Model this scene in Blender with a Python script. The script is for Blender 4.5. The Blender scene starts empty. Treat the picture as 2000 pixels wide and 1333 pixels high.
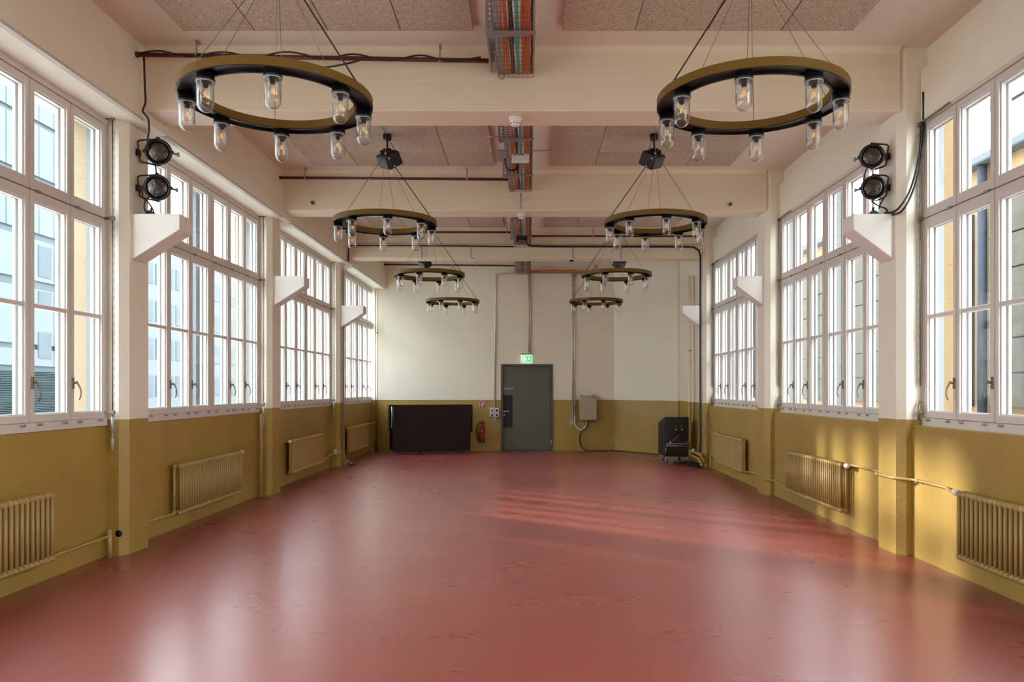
import bpy, bmesh, math, random
from mathutils import Vector, Matrix
random.seed(7)
S = bpy.context.scene
COL = S.collection
PI = math.pi
R = math.radians

# ------------------------------------------------------------------ camera, world, sun, exposure
cam = bpy.data.objects.new('camera', bpy.data.cameras.new('camera'))
COL.objects.link(cam)
cam.location = (0, 0, 1.54)
cam.rotation_euler = (R(90), 0, 0)
cam.data.sensor_width = 36
cam.data.lens = 1515 / 2000 * 36
cam.data.shift_x = -0.0165
cam.data.shift_y = 0.04625
cam.data.clip_end = 600
S.camera = cam
S.view_settings.view_transform = 'Standard'
S.view_settings.look = 'None'
S.view_settings.gamma = 1
S.view_settings.use_curve_mapping = False
S.view_settings.exposure = 2.35
SKY = 2.6
SUN = 2.1
w = bpy.data.worlds.new('world'); S.world = w; w.use_nodes = True
nt = w.node_tree; nt.nodes.clear()
o_ = nt.nodes.new('ShaderNodeOutputWorld'); b_ = nt.nodes.new('ShaderNodeBackground')
tc = nt.nodes.new('ShaderNodeTexCoord'); sp = nt.nodes.new('ShaderNodeSeparateXYZ')
cr = nt.nodes.new('ShaderNodeValToRGB')
nt.links.new(tc.outputs['Generated'], sp.inputs[0]); nt.links.new(sp.outputs['Z'], cr.inputs[0])
cr.color_ramp.elements[0].position = 0.0; cr.color_ramp.elements[0].color = (0.90, 0.97, 1.0, 1)
cr.color_ramp.elements[1].position = 0.9; cr.color_ramp.elements[1].color = (0.76, 0.89, 1.0, 1)
nt.links.new(cr.outputs[0], b_.inputs[0]); b_.inputs[1].default_value = SKY
nt.links.new(b_.outputs[0], o_.inputs[0])
sun = bpy.data.objects.new('sun', bpy.data.lights.new('sun', 'SUN')); COL.objects.link(sun)
sun.data.energy = SUN; sun.data.angle = R(2.5); sun.data.color = (1.0, 0.90, 0.72)
el = R(17.5)
sd = Vector((0.80 * math.cos(el), -0.60 * math.cos(el), -math.sin(el)))
sun.rotation_euler = sd.to_track_quat('-Z', 'Y').to_euler()
sun.location = (-20, 20, 15)
try:
    S.cycles.max_bounces = 14; S.cycles.diffuse_bounces = 8; S.cycles.glossy_bounces = 5
    S.cycles.transparent_max_bounces = 24; S.cycles.transmission_bounces = 6
    S.cycles.use_denoising = True; S.cycles.sample_clamp_indirect = 8
    S.cycles.caustics_reflective = False; S.cycles.caustics_refractive = False
except Exception:
    pass

# ------------------------------------------------------------------ materials
def srgb(r, g, b):
    f = lambda c: (c / 255 / 12.92) if c / 255 <= 0.04045 else ((c / 255 + 0.055) / 1.055) ** 2.4
    return (f(r), f(g), f(b), 1)

def mat(name, col, rough=0.5, metal=0.0, spec=0.5, noise=0.0, nscale=8.0, bump=0.0, bscale=60.0, emit=0.0, coat=0.0):
    m = bpy.data.materials.new(name); m.use_nodes = True
    t = m.node_tree; p = t.nodes['Principled BSDF']
    p.inputs['Base Color'].default_value = col
    p.inputs['Roughness'].default_value = rough
    p.inputs['Metallic'].default_value = metal
    p.inputs['Specular IOR Level'].default_value = spec
    if coat: p.inputs['Coat Weight'].default_value = coat
    if emit:
        p.inputs['Emission Color'].default_value = col
        p.inputs['Emission Strength'].default_value = emit
    g = t.nodes.new('ShaderNodeNewGeometry')
    n = t.nodes.new('ShaderNodeTexNoise'); n.inputs['Scale'].default_value = nscale
    n.inputs['Detail'].default_value = 4
    t.links.new(g.outputs['Position'], n.inputs['Vector'])
    mx = t.nodes.new('ShaderNodeMix'); mx.data_type = 'RGBA'
    k = 1 - noise if noise else 0.97
    mx.inputs[6].default_value = (col[0] * k, col[1] * k, col[2] * k, 1)
    mx.inputs[7].default_value = (min(1, col[0] * (2 - k)), min(1, col[1] * (2 - k)), min(1, col[2] * (2 - k)), 1)
    t.links.new(n.outputs['Fac'], mx.inputs[0]); t.links.new(mx.outputs[2], p.inputs['Base Color'])
    if bump:
        n2 = t.nodes.new('ShaderNodeTexNoise'); n2.inputs['Scale'].default_value = bscale
        n2.inputs['Detail'].default_value = 5
        t.links.new(g.outputs['Position'], n2.inputs['Vector'])
        bp = t.nodes.new('ShaderNodeBump'); bp.inputs['Strength'].default_value = bump
        bp.inputs['Distance'].default_value = 0.01
        t.links.new(n2.outputs['Fac'], bp.inputs['Height']); t.links.new(bp.outputs[0], p.inputs['Normal'])
    return m

CREAM = (0.85, 0.81, 0.675, 1)
OCHRE = (0.395, 0.272, 0.062, 1)

def wall_mat(name, cream, ochre, split=1.254, boards=False):
    m = bpy.data.materials.new(name); m.use_nodes = True
    t = m.node_tree; L = t.links; p = t.nodes['Principled BSDF']
    N = lambda k: t.nodes.new(k)
    g = N('ShaderNodeNewGeometry'); s = N('ShaderNodeSeparateXYZ'); L.new(g.outputs['Position'], s.inputs[0])
    gt = N('ShaderNodeMath'); gt.operation = 'GREATER_THAN'; gt.inputs[1].default_value = split
    L.new(s.outputs['Z'], gt.inputs[0])
    n = N('ShaderNodeTexNoise'); n.inputs['Scale'].default_value = 1.7; n.inputs['Detail'].default_value = 6
    L.new(g.outputs['Position'], n.inputs['Vector'])
    def var(c, k):
        mx = N('ShaderNodeMix'); mx.data_type = 'RGBA'
        mx.inputs[6].default_value = (c[0] * (1 - k), c[1] * (1 - k), c[2] * (1 - k), 1)
        mx.inputs[7].default_value = (c[0] * (1 + k), c[1] * (1 + k), c[2] * (1 + k), 1)
        L.new(n.outputs['Fac'], mx.inputs[0]); return mx.outputs[2]
    mx = N('ShaderNodeMix'); mx.data_type = 'RGBA'
    L.new(gt.outputs[0], mx.inputs[0]); L.new(var(ochre, 0.22), mx.inputs[6]); L.new(var(cream, 0.04), mx.inputs[7])
    L.new(mx.outputs[2], p.inputs['Base Color'])
    ro = N('ShaderNodeMapRange'); ro.inputs['To Min'].default_value = 0.42; ro.inputs['To Max'].default_value = 0.55
    L.new(gt.outputs[0], ro.inputs[0]); L.new(ro.outputs[0], p.inputs['Roughness'])
    n2 = N('ShaderNodeTexNoise'); n2.inputs['Scale'].default_value = 38; n2.inputs['Detail'].default_value = 6
    L.new(g.outputs['Position'], n2.inputs['Vector'])
    bs = N('ShaderNodeMapRange'); bs.inputs['To Min'].default_value = 0.35; bs.inputs['To Max'].default_value = 0.12
    L.new(gt.outputs[0], bs.inputs[0])
    bp = N('ShaderNodeBump'); bp.inputs['Distance'].default_value = 0.012
    L.new(bs.outputs[0], bp.inputs['Strength']); L.new(n2.outputs['Fac'], bp.inputs['Height'])
    last = bp
    if boards:
        # faint formwork board marks in the concrete
        mp = N('ShaderNodeMapping'); mp.inputs['Scale'].default_value = (0.25, 0.25, 7.5)
        L.new(g.outputs['Position'], mp.inputs['Vector'])
        vo = N('ShaderNodeTexNoise'); vo.inputs['Scale'].default_value = 1.0; vo.inputs['Detail'].default_value = 3
        L.new(mp.outputs[0], vo.inputs['Vector'])
        b2 = N('ShaderNodeBump'); b2.inputs['Strength'].default_value = 0.35; b2.inputs['Distance'].default_value = 0.03
        L.new(vo.outputs['Fac'], b2.inputs['Height']); L.new(bp.outputs[0], b2.inputs['Normal']); last = b2
    L.new(last.outputs[0], p.inputs['Normal'])
    return m

def floor_mat():
    m = bpy.data.materials.new('red_floor'); m.use_nodes = True
    t = m.node_tree; L = t.links; p = t.nodes['Principled BSDF']; N = lambda k: t.nodes.new(k)
    g = N('ShaderNodeNewGeometry')
    n = N('ShaderNodeTexNoise'); n.inputs['Scale'].default_value = 0.7; n.inputs['Detail'].default_value = 3
    n.inputs['Distortion'].default_value = 0.3
    L.new(g.outputs['Position'], n.inputs['Vector'])
    cr = N('ShaderNodeValToRGB'); e = cr.color_ramp.elements
    e[0].position = 0.05; e[0].color = (0.235, 0.048, 0.043, 1)
    e[1].position = 0.95; e[1].color = (0.315, 0.062, 0.055, 1)
    L.new(n.outputs['Fac'], cr.inputs[0])
    # scuffs: long faint scratches and trowel swirls
    mp = N('ShaderNodeMapping'); mp.inputs['Scale'].default_value = (0.6, 1.1, 1); mp.inputs['Rotation'].default_value = (0, 0, 0.4)
    L.new(g.outputs['Position'], mp.inputs['Vector'])
    n2 = N('ShaderNodeTexNoise'); n2.inputs['Scale'].default_value = 1.6; n2.inputs['Detail'].default_value = 3
    n2.inputs['Roughness'].default_value = 0.5; n2.inputs['Distortion'].default_value = 0.2
    L.new(mp.outputs[0], n2.inputs['Vector'])
    mr = N('ShaderNodeMapRange'); mp3 = N('ShaderNodeMapping'); mp3.inputs['Scale'].default_value = (3.0, 11.0, 1); mp3.inputs['Rotation'].default_value = (0, 0, -0.25)
    L.new(g.outputs['Position'], mp3.inputs['Vector'])
    n3 = N('ShaderNodeTexNoise'); n3.inputs['Scale'].default_value = 1.5; n3.inputs['Detail'].default_value = 3
    L.new(mp3.outputs[0], n3.inputs['Vector'])
    av = N('ShaderNodeMath'); av.operation = 'MULTIPLY_ADD'; av.inputs[1].default_value = 0.45
    L.new(n3.outputs['Fac'], av.inputs[0]); L.new(n2.outputs['Fac'], av.inputs[2])
    mr.inputs['From Min'].default_value = 0.2; mr.inputs['From Max'].default_value = 1.25
    mr.inputs['To Min'].default_value = 0.25; mr.inputs['To Max'].default_value = 0.32
    L.new(av.outputs[0], mr.inputs[0]); L.new(mr.outputs[0], p.inputs['Roughness'])
    L.new(cr.outputs[0], p.inputs['Base Color'])
    p.inputs['IOR'].default_value = 1.9
    return m

def glass_mat(name, tint=(1, 1, 1, 1), power=5.0, k=0.4, base=0.03, rough=0.0, haze=0.0):
    m = bpy.data.materials.new(name); m.use_nodes = True
    t = m.node_tree; L = t.links; t.nodes.clear(); N = lambda k: t.nodes.new(k)
    o = N('ShaderNodeOutputMaterial'); tr = N('ShaderNodeBsdfTransparent'); gl = N('ShaderNodeBsdfGlossy')
    tr.inputs[0].default_value = tint; gl.inputs['Roughness'].default_value = rough
    fr = N('ShaderNodeLayerWeight'); fr.inputs[0].default_value = 0.5
    pw = N('ShaderNodeMath'); pw.operation = 'POWER'; pw.inputs[1].default_value = power; L.new(fr.outputs['Facing'], pw.inputs[0])
    ma = N('ShaderNodeMath'); ma.operation = 'MULTIPLY_ADD'; ma.inputs[1].default_value = k; ma.inputs[2].default_value = base
    L.new(pw.outputs[0], ma.inputs[0])
    mx = N('ShaderNodeMixShader')
    L.new(ma.outputs[0], mx.inputs[0]); L.new(tr.outputs[0], mx.inputs[1]); L.new(gl.outputs[0], mx.inputs[2])
    out = mx
    if haze:
        g = N('ShaderNodeNewGeometry'); n = N('ShaderNodeTexNoise'); n.inputs['Scale'].default_value = 9
        n.inputs['Detail'].default_value = 6
        L.new(g.outputs['Position'], n.inputs['Vector'])
        mr = N('ShaderNodeMapRange'); mr.inputs['From Min'].default_value = 0.45; mr.inputs['From Max'].default_value = 0.75
        mr.inputs['To Max'].default_value = haze
        L.new(n.outputs['Fac'], mr.inputs[0])
        di = N('ShaderNodeBsdfTranslucent'); di.inputs[0].default_value = (0.9, 0.93, 0.95, 1)
        m2 = N('ShaderNodeMixShader'); L.new(mr.outputs[0], m2.inputs[0]); L.new(mx.outputs[0], m2.inputs[1]); L.new(di.outputs[0], m2.inputs[2])
        out = m2
    L.new(out.outputs[0], o.inputs[0])
    return m

M = {}
M['wall'] = wall_mat('painted_wall', CREAM, OCHRE)
M['concrete'] = wall_mat('painted_concrete', (0.79, 0.70, 0.52, 1), OCHRE, boards=True)
M['ceiling'] = mat('ceiling_paint', (0.74, 0.67, 0.56, 1), 0.6, noise=0.03, bump=0.1, bscale=20)
M['floor'] = floor_mat()
M['white'] = mat('window_paint', (0.70, 0.665, 0.62, 1), 0.35, noise=0.04, nscale=5)
M['outer_white'] = mat('outer_sash_paint', (0.60, 0.60, 0.60, 1), 0.4)
M['soffit'] = mat('glossy_soffit_paint', (0.62, 0.58, 0.54, 1), 0.16, noise=0.05, bump=0.08, bscale=5)
M['corbel'] = mat('corbel_white', (0.80, 0.765, 0.70, 1), 0.5, noise=0.03)
M['glass'] = glass_mat('window_glass', (0.985, 0.99, 0.99, 1), 5.0, 0.35, 0.03, haze=0.0)
M['jar'] = glass_mat('jar_glass', (0.985, 0.985, 0.985, 1), 2.6, 0.95, 0.035)
M['bulb'] = glass_mat('bulb_glass', (0.99, 0.98, 0.96, 1), 3.0, 0.5, 0.03)
M['rim_glint'] = mat('glass_rim_glint', (0.42, 0.43, 0.43, 1), 0.15)  # pale grey paints the light caught on the glass edge
M['filament'] = mat('glowing_filament', (1.0, 0.50, 0.14, 1), 0.5, emit=0.10)
M['brass'] = mat('brass_paint', (0.155, 0.085, 0.010, 1), 0.6, spec=0.25, noise=0.05)
M['black'] = mat('black_metal', (0.006, 0.006, 0.007, 1), 0.33, noise=0.2)
M['matte_black'] = mat('matte_black', (0.012, 0.011, 0.011, 1), 0.6, noise=0.2)
M['wire'] = mat('steel_wire', (0.22, 0.20, 0.18, 1), 0.4, metal=0.7)
M['steel'] = mat('galvanised_steel', (0.36, 0.35, 0.33, 1), 0.42, metal=0.6, noise=0.12, nscale=30)
M['bright_steel'] = mat('bright_conduit', (0.66, 0.65, 0.61, 1), 0.28, metal=0.25)
M['stainless'] = mat('stainless_box', (0.42, 0.38, 0.31, 1), 0.38, metal=0.8, noise=0.05)
M['redpipe'] = mat('red_pipe_paint', (0.105, 0.017, 0.012, 1), 0.4, noise=0.15)
M['ochre'] = mat('ochre_gloss', (0.42, 0.295, 0.10, 1), 0.45, noise=0.06)
M['pipe_ochre'] = mat('ochre_pipe', (0.44, 0.32, 0.13, 1), 0.36)
M['cream_pipe'] = mat('cream_pipe', (0.72, 0.63, 0.46, 1), 0.4)
M['handle'] = mat('bronze_handle', (0.22, 0.19, 0.13, 1), 0.38, metal=0.7)
M['plastic_white'] = mat('white_plastic', (0.75, 0.75, 0.73, 1), 0.4)
M['plastic_grey'] = mat('grey_plastic', (0.42, 0.44, 0.44, 1), 0.45)
M['door'] = mat('grey_green_door', (0.105, 0.115, 0.095, 1), 0.42, noise=0.05)
M['door_frame'] = mat('door_frame_paint', (0.075, 0.082, 0.070, 1), 0.4)
M['wood'] = mat('dark_laminate', (0.014, 0.0055, 0.0045, 1), 0.5, spec=0.2, noise=0.25, nscale=3)
M['wood_edge'] = mat('laminate_edge', (0.07, 0.035, 0.025, 1), 0.4)
M['red'] = mat('extinguisher_red', (0.30, 0.008, 0.010, 1), 0.3)
M['sign_red'] = mat('sign_red', (0.27, 0.010, 0.014, 1), 0.4)
M['green'] = mat('extinguisher_green', (0.008, 0.10, 0.035, 1), 0.4)
M['lime'] = mat('earth_wire', (0.30, 0.30, 0.03, 1), 0.5)
M['exit_green'] = mat('exit_green', (0.02, 0.50, 0.16, 1), 0.5, emit=0.22)
M['exit_white'] = mat('exit_white', (0.80, 1.0, 0.86, 1), 0.5, emit=0.2)
M['orange'] = mat('orange_cable', (0.66, 0.14, 0.025, 1), 0.5, noise=0.2)
M['teal'] = mat('teal_cable', (0.09, 0.42, 0.34, 1), 0.5)
M['grey_cable'] = mat('grey_cable', (0.36, 0.33, 0.33, 1), 0.5, noise=0.2)
M['brown_cable'] = mat('brown_cable', (0.05, 0.018, 0.014, 1), 0.5)
M['blue'] = mat('blue_rubber', (0.015, 0.09, 0.35, 1), 0.5)
M['lens'] = mat('lamp_lens', (0.10, 0.085, 0.08, 1), 0.12, metal=0.9, noise=0.7, nscale=45, bump=0.9, bscale=25)
M['ext_yellow'] = mat('yellow_render', (0.25, 0.158, 0.070, 1), 0.8, noise=0.05)
M['ext_yellow_left'] = mat('pale_yellow_render', (0.25, 0.195, 0.118, 1), 0.8, noise=0.03)
M['ext_grey'] = mat('grey_reveal', (0.12, 0.135, 0.145, 1), 0.5)
M['ext_grey_light'] = mat('light_grey_reveal', (0.24, 0.25, 0.25, 1), 0.6, spec=0.1)
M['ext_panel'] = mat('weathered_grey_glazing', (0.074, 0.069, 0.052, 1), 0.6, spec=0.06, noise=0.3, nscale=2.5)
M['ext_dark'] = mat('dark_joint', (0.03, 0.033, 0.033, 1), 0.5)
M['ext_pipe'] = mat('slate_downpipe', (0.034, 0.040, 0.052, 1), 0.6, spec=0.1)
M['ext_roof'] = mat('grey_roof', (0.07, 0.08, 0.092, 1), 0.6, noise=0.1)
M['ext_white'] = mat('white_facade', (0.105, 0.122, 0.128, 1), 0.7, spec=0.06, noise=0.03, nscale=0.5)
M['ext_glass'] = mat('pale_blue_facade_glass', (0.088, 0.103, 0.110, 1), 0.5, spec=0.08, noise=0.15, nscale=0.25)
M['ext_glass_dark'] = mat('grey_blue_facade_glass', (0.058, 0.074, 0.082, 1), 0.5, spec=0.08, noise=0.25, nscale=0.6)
M['ext_louvre'] = mat('grey_green_louvre', (0.045, 0.068, 0.070, 1), 0.6, spec=0.06)
M['ext_ground'] = mat('paving_ground', (0.42, 0.41, 0.39, 1), 0.8, noise=0.1)
M['grille'] = mat('grille_grey', (0.06, 0.06, 0.06, 1), 0.5)
M['sticker'] = mat('yellow_sticker', (0.75, 0.45, 0.03, 1), 0.5)

def acoustic_mat():
    m = bpy.data.materials.new('wood_wool'); m.use_nodes = True
    t = m.node_tree; L = t.links; p = t.nodes['Principled BSDF']; N = lambda k: t.nodes.new(k)
    g = N('ShaderNodeNewGeometry'); oi = N('ShaderNodeObjectInfo')
    n = N('ShaderNodeTexNoise'); n.inputs['Scale'].default_value = 55; n.inputs['Detail'].default_value = 3; n.inputs['Distortion'].default_value = 3
    L.new(g.outputs['Position'], n.inputs['Vector'])
    cr = N('ShaderNodeValToRGB'); e = cr.color_ramp.elements
    e[0].position = 0.36; e[0].color = (0.23, 0.17, 0.115, 1); e[1].position = 0.62; e[1].color = (0.74, 0.62, 0.47, 1)
    L.new(n.outputs['Fac'], cr.inputs[0])
    mr = N('ShaderNodeMapRange'); mr.inputs['To Min'].default_value = 0.92; mr.inputs['To Max'].default_value = 1.06
    L.new(oi.outputs['Random'], mr.inputs[0])
    v = N('ShaderNodeVectorMath'); v.operation = 'SCALE'; L.new(cr.outputs[0], v.inputs[0]); L.new(mr.outputs[0], v.inputs['Scale'])
    L.new(v.outputs[0], p.inputs['Base Color']); p.inputs['Roughness'].default_value = 0.9
    b = N('ShaderNodeBump'); b.inputs['Strength'].default_value = 0.6; b.inputs['Distance'].default_value = 0.006
    L.new(n.outputs['Fac'], b.inputs['Height']); L.new(b.outputs[0], p.inputs['Normal'])
    return m
M['acoustic'] = acoustic_mat()

# ------------------------------------------------------------------ mesh helpers
class MB:
    def __init__(s): s.bm = bmesh.new()
    def _addbm(s, verts, faces, smooth=False):
        vs = [s.bm.verts.new(v) for v in verts]
        for f in faces:
            try:
                fc = s.bm.faces.new([vs[i] for i in f]); fc.smooth = smooth
            except ValueError: pass
        return vs
    def box(s, x0, x1, y0, y1, z0, z1, bev=0.0):
        x0, x1 = min(x0, x1), max(x0, x1); y0, y1 = min(y0, y1), max(y0, y1); z0, z1 = min(z0, z1), max(z0, z1)
        v = [(x, y, z) for z in (z0, z1) for y in (y0, y1) for x in (x0, x1)]
        f = [(0, 2, 3, 1), (4, 5, 7, 6), (0, 1, 5, 4), (2, 6, 7, 3), (0, 4, 6, 2), (1, 3, 7, 5)]
        vs = s._addbm(v, f)
        if bev:
            es = {e for q in vs for e in q.link_edges}
            bmesh.ops.bevel(s.bm, geom=list(es), offset=bev, segments=1, affect='EDGES', profile=0.5)
        return s
    def prism(s, pts, a, b, axis='z', smooth=False):
        """pts 2d polygon; axis z: (x,y); axis y: (x,z); axis x: (y,z)"""
        def P(p, h):
            if axis == 'z': return (p[0], p[1], h)
            if axis == 'y': return (p[0], h, p[1])
            return (h, p[0], p[1])
        n = len(pts)
        v = [P(p, a) for p in pts] + [P(p, b) for p in pts]
        f = [tuple(range(n - 1, -1, -1)), tuple(range(n, 2 * n))] + [(i, (i + 1) % n, n + (i + 1) % n, n + i) for i in range(n)]
        s._addbm(v, f, smooth); return s
    def tube(s, pts, r, seg=8, closed=False, cap=True):
        pts = [Vector(p) for p in pts]; n = len(pts); rings = []
        prev = None
        for i, p in enumerate(pts):
            if closed: d = (pts[(i + 1) % n] - pts[i - 1])
            elif i == 0: d = pts[1] - p
            elif i == n - 1: d = p - pts[i - 1]
            else: d = (pts[i + 1] - p).normalized() + (p - pts[i - 1]).normalized()
            d.normalize()
            if prev is None:
                u = d.orthogonal().normalized()
            else:
                u = prev - d * prev.dot(d)
                u = u.normalized() if u.length > 1e-6 else d.orthogonal().normalized()
            prev = u; vv = d.cross(u)
            rr = r[i] if isinstance(r, (list, tuple)) else r
            if 0 < i < n - 1 and not closed:
                a = (pts[i + 1] - p).normalized().dot((p - pts[i - 1]).normalized())
                k = 1 / max(0.5, math.sqrt((1 + a) / 2)) if a > -0.99 else 1
            else: k = 1
            rings.append([s.bm.verts.new(p + (u * math.cos(2 * PI * j / seg) + vv * math.sin(2 * PI * j / seg)) * rr) for j in range(seg)])
        m = n if closed else n - 1
        for i in range(m):
            A, B = rings[i], rings[(i + 1) % n]
            for j in range(seg):
                f = s.bm.faces.new((A[j], A[(j + 1) % seg], B[(j + 1) % seg], B[j])); f.smooth = True
        if cap and not closed:
            s.bm.faces.new(rings[0][::-1]); s.bm.faces.new(rings[-1])
        return s
    def cyl(s, a, b, r, seg=16): return s.tube([a, b], r, seg)
    def lathe(s, prof, c=(0, 0, 0), seg=24, axis='z', closed_prof=False):
        """prof: list of (radius, height)"""
        rings = []
        c = Vector(c)
        for (r, h) in prof:
            ring = []
            if r < 1e-6:
                v = {'z': (0, 0, h), 'y': (0, h, 0), 'x': (h, 0, 0)}[axis]
                rings.append([s.bm.verts.new(c + Vector(v))]); continue
            for j in range(seg):
                a = 2 * PI * j / seg
                x, y = r * math.cos(a), r * math.sin(a)
                v = {'z': (x, y, h), 'y': (x, h, y), 'x': (h, x, y)}[axis]
                ring.append(s.bm.verts.new(c + Vector(v)))
            rings.append(ring)
        n = len(rings)
        for i in range(n if closed_prof else n - 1):
            A, B = rings[i], rings[(i + 1) % n]
            for j in range(seg):
                k = (j + 1) % seg
                if len(A) == 1 and len(B) == 1: continue
                if len(A) == 1: f = s.bm.faces.new((A[0], B[j], B[k]))
                elif len(B) == 1: f = s.bm.faces.new((A[j], A[k], B[0]))
                else: f = s.bm.faces.new((A[j], A[k], B[k], B[j]))
                f.smooth = True
        return s
    def mesh(s, name, m, flat=False):
        bmesh.ops.recalc_face_normals(s.bm, faces=s.bm.faces)
        me = bpy.data.meshes.new(name); s.bm.to_mesh(me); s.bm.free()
        if m is not None: me.materials.append(m)
        if flat:
            for p in me.polygons: p.use_smooth = False
        return me

def link(name, me, parent=None, loc=(0, 0, 0), rot=(0, 0, 0)):
    o = bpy.data.objects.new(name, me); COL.objects.link(o)
    if parent is not None: o.parent = parent
    o.location = loc; o.rotation_euler = rot
    return o
def part(name, mb, m, parent=None, loc=(0, 0, 0), rot=(0, 0, 0), label=None):
    o = link(name, mb.mesh(name, m), parent, loc, rot)
    if label: o['label'] = label
    return o
def tag(o, label, cat, group=None, kind=None):
    o['label'] = label; o['category'] = cat
    if group: o['group'] = group
    if kind: o['kind'] = kind
    return o
def thing(name, label, cat, loc=(0, 0, 0), rz=0.0, group=None):
    o = bpy.data.objects.new(name, None); COL.objects.link(o); o.empty_display_size = 0.1
    o.location = loc; o.rotation_euler = (0, 0, rz)
    return tag(o, label, cat, group)
def struct(name, mb, m):
    o = link(name, mb.mesh(name, m) if mb else None); o['kind'] = 'structure'
    return o
def dup(root, loc=None, label=None, rz=None):
    r = root.copy(); COL.objects.link(r)
    if loc is not None: r.location = loc
    if rz is not None: r.rotation_euler = (0, 0, rz)
    if label: r['label'] = label
    for ch in list(root.children):
        c = ch.copy(); COL.objects.link(c); c.parent = r
        for g in ch.children:
            d = g.copy(); COL.objects.link(d); d.parent = c
    return r
def arc(c, r, a0, a1, n, plane='xz'):
    out = []
    for i in range(n + 1):
        a = R(a0 + (a1 - a0) * i / n); x, y = r * math.cos(a), r * math.sin(a)
        out.append({'xz': (c[0] + x, c[1], c[2] + y), 'xy': (c[0] + x, c[1] + y, c[2]), 'yz': (c[0], c[1] + x, c[2] + y)}[plane])
    return out
def text_mesh(body, size, m, depth=0.001):
    cu = bpy.data.curves.new('lettering', 'FONT'); cu.body = body; cu.size = size; cu.extrude = depth
    cu.align_x = 'LEFT'
    ob = bpy.data.objects.new('lettering', cu); COL.objects.link(ob)
    bpy.context.view_layer.update()
    me = bpy.data.meshes.new_from_object(ob.evaluated_get(bpy.context.evaluated_depsgraph_get()))
    bpy.data.objects.remove(ob); bpy.data.curves.remove(cu)
    me.materials.clear(); me.materials.append(m)
    return me

# ------------------------------------------------------------------ layout numbers
BAY = 4.01
P0 = 7.12                      # near face of the first visible pillar pair
PW = 0.44
PIERS = [P0 + k * BAY for k in (-3, -2, -1, 0, 1, 2)]
YB = 19.12                     # back wall
YF = PIERS[0]                  # end wall behind the camera
ZC = 4.67; ZB = 4.09           # ceiling, beam underside
XL, XR = -3.88, 3.52           # parapet faces
PL, PR = -3.70, 3.40           # pillar inner faces
FX = -3.53                     # left upper wall face

# ------------------------------------------------------------------ setting
fl = struct('floor', MB().box(-4.3, 3.95, YF - 0.3, YB + 0.3, -0.12, 0), M['floor'])
ce = struct('ceiling', MB().box(-4.3, 3.95, YF - 0.3, YB + 0.3, ZC, ZC + 0.25), M['ceiling'])
for y in PIERS[1:]:
    b = MB().box(-3.6, PR + 0.02, y + 0.005, y + PW - 0.02, ZB, ZC + 0.02, 0.012)
    # haunch where the soffit meets the slab
    b.prism([(y + 0.01, ZC - 0.05), (y + 0.01, ZC + 0.01), (y - 0.05, ZC + 0.01)], -3.6, PR, 'x')
    part('beam', b, M['concrete'], ce)

# acoustic panels on the slab: 4 x 5 boards in each field, joints recessed
pm = MB().box(-0.311, 0.311, -0.317, 0.317, 0, 0.045, 0.004).mesh('acoustic_panel', M['acoustic'])
for end in (P0 - 0.42, P0 + BAY - 0.36, P0 + 2 * BAY - 0.28):
    for x0 in (-2.99, 0.285):
        for i in range(4):
            for j in range(5):
                o = link('acoustic_panel', pm, ce, (x0 + 0.3145 + i * 0.629, end - 0.32 - j * 0.641, ZC - 0.045))

def pillar(xin, xout, y, sgn):
    """plan outline with two chamfered inner corners; sgn +1 when the room lies towards +x"""
    c = 0.065
    pts = [(xin, y + c), (xin - sgn * c, y), (xout, y), (xout, y + PW), (xin - sgn * 0.02, y + PW), (xin, y + PW - 0.02)]
    return MB().prism(pts, 0, ZC, 'z')

def corbel_mesh(x0, xt, y):
    pts = [(x0, 2.725), (x0, 3.167), (xt, 3.167), (xt, 3.02)]
    b = MB().prism(pts, y, y + 0.26, 'y')
    bmesh.ops.bevel(b.bm, geom=list(b.bm.edges), offset=0.006, segments=1, affect='EDGES')
    return b

# left wall: parapets, upper wall with sloping glossy soffit, pillars, corbels
wl = MB()
wl.box(FX, -4.25, YF, YB, 4.00, ZC)
for k, y in enumerate(PIERS):
    ya, yb = y + PW, (PIERS[k + 1] if k + 1 < len(PIERS) else YB)
    wl.box(XL, -4.2, ya, yb, 0, 1.195)
    wl.box(XL, -4.05, ya, ya + 0.215, 1.195, 4.05)
wall_left = struct('wall_left', wl, M['wall'])
for k, y in enumerate(PIERS):
    ya, yb = y + PW, (PIERS[k + 1] if k + 1 < len(PIERS) else YB)
    part('soffit', MB().prism([(FX + 0.004, 3.985), (FX + 0.004, 4.01), (-3.95, 4.12), (-3.95, 4.075)], ya, yb, 'y'), M['soffit'], wall_left, label='glossy grey painted soffit above window')
for k, y in enumerate(PIERS):
    p = part('pillar', pillar(PL, -4.04, y, -1 * -1), M['wall'], wall_left)
    if k > 2: part('corbel', corbel_mesh(PL - 0.02, -3.25, y + 0.10), M['corbel'], p, label='white painted concrete corbel')
    part('outer_jamb', MB().box(-3.98, -4.04, y - 0.03, y + PW + 0.03, 1.1, 4.3), M['ext_grey'], wall_left)
    part('outer_pillar', MB().box(-4.04, -4.22, y - 0.01, y + PW + 0.01, -0.5, 5.2), M['ext_yellow_left'], wall_left, label='pale yellow rendered outer pillar')
part('corner_post', MB().box(-3.78, -4.2, YB - 0.07, YB, 0, 4.02), M['wall'], wall_left)

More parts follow.
